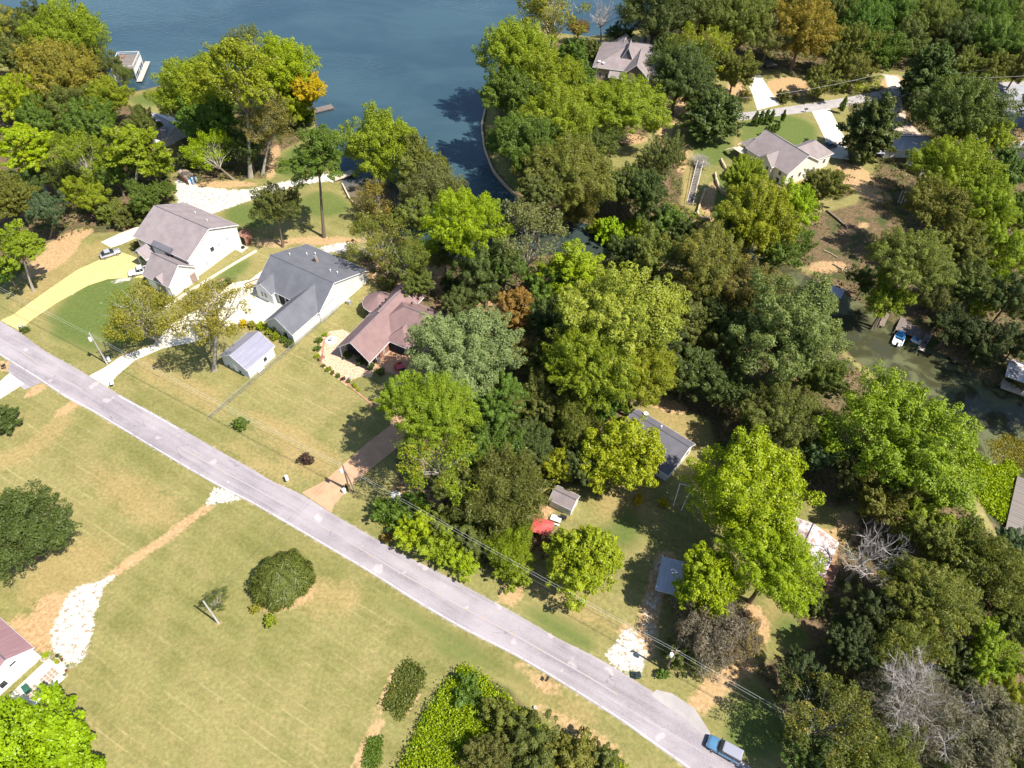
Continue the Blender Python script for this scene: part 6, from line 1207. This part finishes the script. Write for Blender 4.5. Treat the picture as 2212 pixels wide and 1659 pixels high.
# chain link fence between the lawns
fa, fb = PX(452, 908), PX(738, 664); e = empty('chain_link_fence', (fa[0], fa[1], 0), math.atan2(fb[1] - fa[1], fb[0] - fa[0]), 'grey chain link fence dividing the mown lawns', 'fence'); L = math.hypot(fb[0] - fa[0], fb[1] - fa[1])
for i in range(15): MB().tube([(L * i / 14, 0, -.2), (L * i / 14, 0, 1.3)], .035, 6).out('post', M['galv'], e)
MB().tube([(0, 0, 1.25), (L, 0, 1.25)], .025, 5).out('top_rail', M['galv'], e); q = MB(); s_ = .16
for i in range(int(L / s_)):
    for sg in (-1, 1):
        x0 = i * s_; x1 = x0 + sg * 1.2
        if 0 <= x1 <= L: q.tube([(x0, .01 * sg, .03), (x1, .01 * sg, 1.23)], .006, 3, False)
tag(q.out('wire_mesh', M['galv'], e), kind='stuff')

# ------------------------------------------------------------------ vehicles
def car(loc, rz, label, col, L=4.6, Wd=1.85, Hh=1.5, kind='suv', roofcol=None, cat='car', name='car'):
    e = empty(name, loc, rz, label, cat); pm = paint(name + '_paint', col); hw = Wd / 2; g = .28
    # body: rounded sections from tail (-x) to nose (+x)
    prof = {'suv': [(-.50, .55, .92, .9), (-.485, .40, 1.00, .97), (-.30, .36, 1.02, 1), (.05, .36, 1.0, 1), (.22, .36, .98, 1), (.40, .36, .92, .97), (.475, .38, .84, .90), (.50, .48, .70, .80)],
            'sedan': [(-.50, .50, .82, .86), (-.48, .38, .95, .95), (-.30, .32, .95, 1), (.05, .32, .92, 1), (.22, .32, .88, 1), (.40, .34, .78, .96), (.48, .38, .68, .86), (.50, .45, .6, .76)]}['suv' if kind != 'sedan' else 'sedan']
    secs = []
    for t, z0, z1, k_ in prof:
        w = hw * k_; secs.append([(t * L, -w * .92, z0), (t * L, -w, z0 + .12), (t * L, -w, z1 - .16), (t * L, -w * .88, z1), (t * L, w * .88, z1), (t * L, w, z1 - .16), (t * L, w, z0 + .12), (t * L, w * .92, z0)])
    MB().loft(secs).out('body', pm, e, True); zb = .96 if kind != 'sedan' else .9
    st = {'suv': [(-.485, .80), (-.46, 1.0), (.06, 1.0), (.18, .0)], 'sedan': [(-.42, .0), (-.22, 1.0), (.02, 1.0), (.2, .0)], 'pickup': [(-.12, .0), (-.09, 1.0), (.08, 1.0), (.2, .0)]}[kind]
    gs = []
    for t, k_ in st: z1 = zb + .02 + (Hh - zb - .07) * k_; w = hw * (.90 - .13 * k_); gs.append([(t * L, -hw * .9, zb), (t * L, hw * .9, zb), (t * L, w, z1), (t * L, -w, z1)])
    MB().loft(gs).out('cabin_glass', M['glass'], e); rm = pm if roofcol is None else paint(name + '_roof_paint', roofcol)
    ra = [t for t, k_ in st if k_ == 1.0]; ra = (ra[0], ra[-1]); rs = []
    for t, w_, z_ in ((ra[0] - .012, .72, 0), (ra[0] + .02, .79, .035), (ra[1] - .02, .79, .035), (ra[1] + .012, .73, 0)): rs.append([(t * L, -hw * w_, Hh - .07), (t * L, -hw * w_ * .92, Hh - .03 + z_), (t * L, hw * w_ * .92, Hh - .03 + z_), (t * L, hw * w_, Hh - .07)])
    MB().loft(rs).out('roof', rm, e)
    for t in ((-.3, .03) if kind == 'suv' else (.0,)):
        for s_ in (-1, 1): MB().tube([(t * L, s_ * hw * .91, zb), (t * L, s_ * hw * .775, Hh - .05)], .035, 4).out('pillar', pm, e)
    for x in (.31, -.3):
        for s_ in (-1, 1):
            r_ = .37 if kind != 'sedan' else .32; w = MB().tube([(x * L, s_ * (hw - .22), r_), (x * L, s_ * (hw + .015), r_)], r_, 16).out('wheel', M['tyre'], e); MB().tube([(x * L, s_ * (hw + .0), r_), (x * L, s_ * (hw + .025), r_)], r_ * .6, 12).out('rim', M['chrome'], w)
    for s_ in (-1, 1):
        part('headlight', e, M['lamp'], (L * .472, L * .492, s_ * hw * .62 - .17, s_ * hw * .62 + .17, .62, .76)); part('taillight', e, M['red_light'], (-L * .503, -L * .49, s_ * hw * .74 - .09, s_ * hw * .74 + .09, .7, .9)); part('mirror', e, pm if kind != 'suv' else M['plastic_black'], (L * .13, L * .155, *sorted((s_ * hw * .95, s_ * (hw + .2))), zb + .02, zb + .18))
    part('bumper', e, M['plastic_black'], (L * .485, L * .515, -hw * .8, hw * .8, .4, .56)); part('bumper', e, M['plastic_black'], (-L * .515, -L * .49, -hw * .85, hw * .85, .42, .56)); part('underside', e, M['plastic_black'], (-L * .46, L * .46, -hw * .8, hw * .8, .24, .42))
    if kind == 'pickup': part('bed', e, M['plastic_black'], (-L * .485, -L * .14, -hw * .78, hw * .78, .98, 1.03)); part('bed_rail', e, pm, (-L * .49, -L * .13, -hw * .96, -hw * .82, .95, 1.1), (-L * .49, -L * .13, hw * .82, hw * .96, .95, 1.1), (-L * .495, -L * .47, -hw * .9, hw * .9, .95, 1.1))
    if kind == 'suv': part('hood_scoop', e, M['plastic_black'], (L * .19, L * .215, -hw * .6, hw * .6, .975, 1.01))
    return e
def at_px(x, y): p = GP(x, y); return (p[0], p[1], .035)
a, b = PX(1600, 1636, 1.0), PX(1532, 1598, 1.0)
car(((a[0] + b[0]) / 2, (a[1] + b[1]) / 2, .036), math.atan2(b[1] - a[1], b[0] - a[0]), 'sky blue off road car with pale lilac roof on the road', (.085, .20, .33), L=4.75, Wd=1.9, Hh=1.85, roofcol=(.27, .27, .325))
car((*PX(240, 552)[:2], .05), R(36), 'silver hatchback parked on the cream driveway', (.36, .36, .39), 4.4, 1.8, 1.55, 'sedan'); car((*PX(306, 590)[:2], .05), R(205), 'white pickup parked beside the garage gable', (.75, .75, .75), 5.2, 1.95, 1.75, 'pickup', name='pickup', cat='pickup')
car((*PX(1664, 147)[:2], .06), R(10), 'dark car at the top of the upper driveway', (.03, .02, .025), 4.7, 1.85, 1.55, 'suv'); car((*PX(1792, 318)[:2], .05), R(25), 'dark grey car in the shade beside the beige house', (.10, .11, .14), 4.7, 1.85, 1.5, 'sedan'); car((*PX(868, 806)[:2], .06), R(-60), 'red car under the tree on the parking court', (.5, .02, .03), 4.5, 1.8, 1.5, 'sedan')
for x, y, rz, l, loaded in ((548, 617, 35, 'small tan wooden utility trailer on the concrete court', 0), (487, 612, 35, 'flat trailer piled with cut brush beside the lawn tree', 1)):
    B = PX(x, y); e = empty('trailer', (B[0], B[1], .05), R(rz), l, 'trailer')
    for i in range(8): part('plank', e, M['wood_pale'], (-1.5 + i * .38, -1.14 + i * .38, -.8, .8, .5, .55))
    part('side_rail', e, M['wood_red'], (-1.5, 1.5, -.85, -.78, .5, .8), (-1.5, 1.5, .78, .85, .5, .8)); MB().tube([(1.5, 0, .45), (2.6, 0, .4)], .05, 6).out('tongue', M['plastic_black'], e)
    for s_ in (-1, 1): MB().tube([(-.1, s_ * .88, .3), (-.1, s_ * 1.05, .3)], .3, 14).out('wheel', M['tyre'], e)
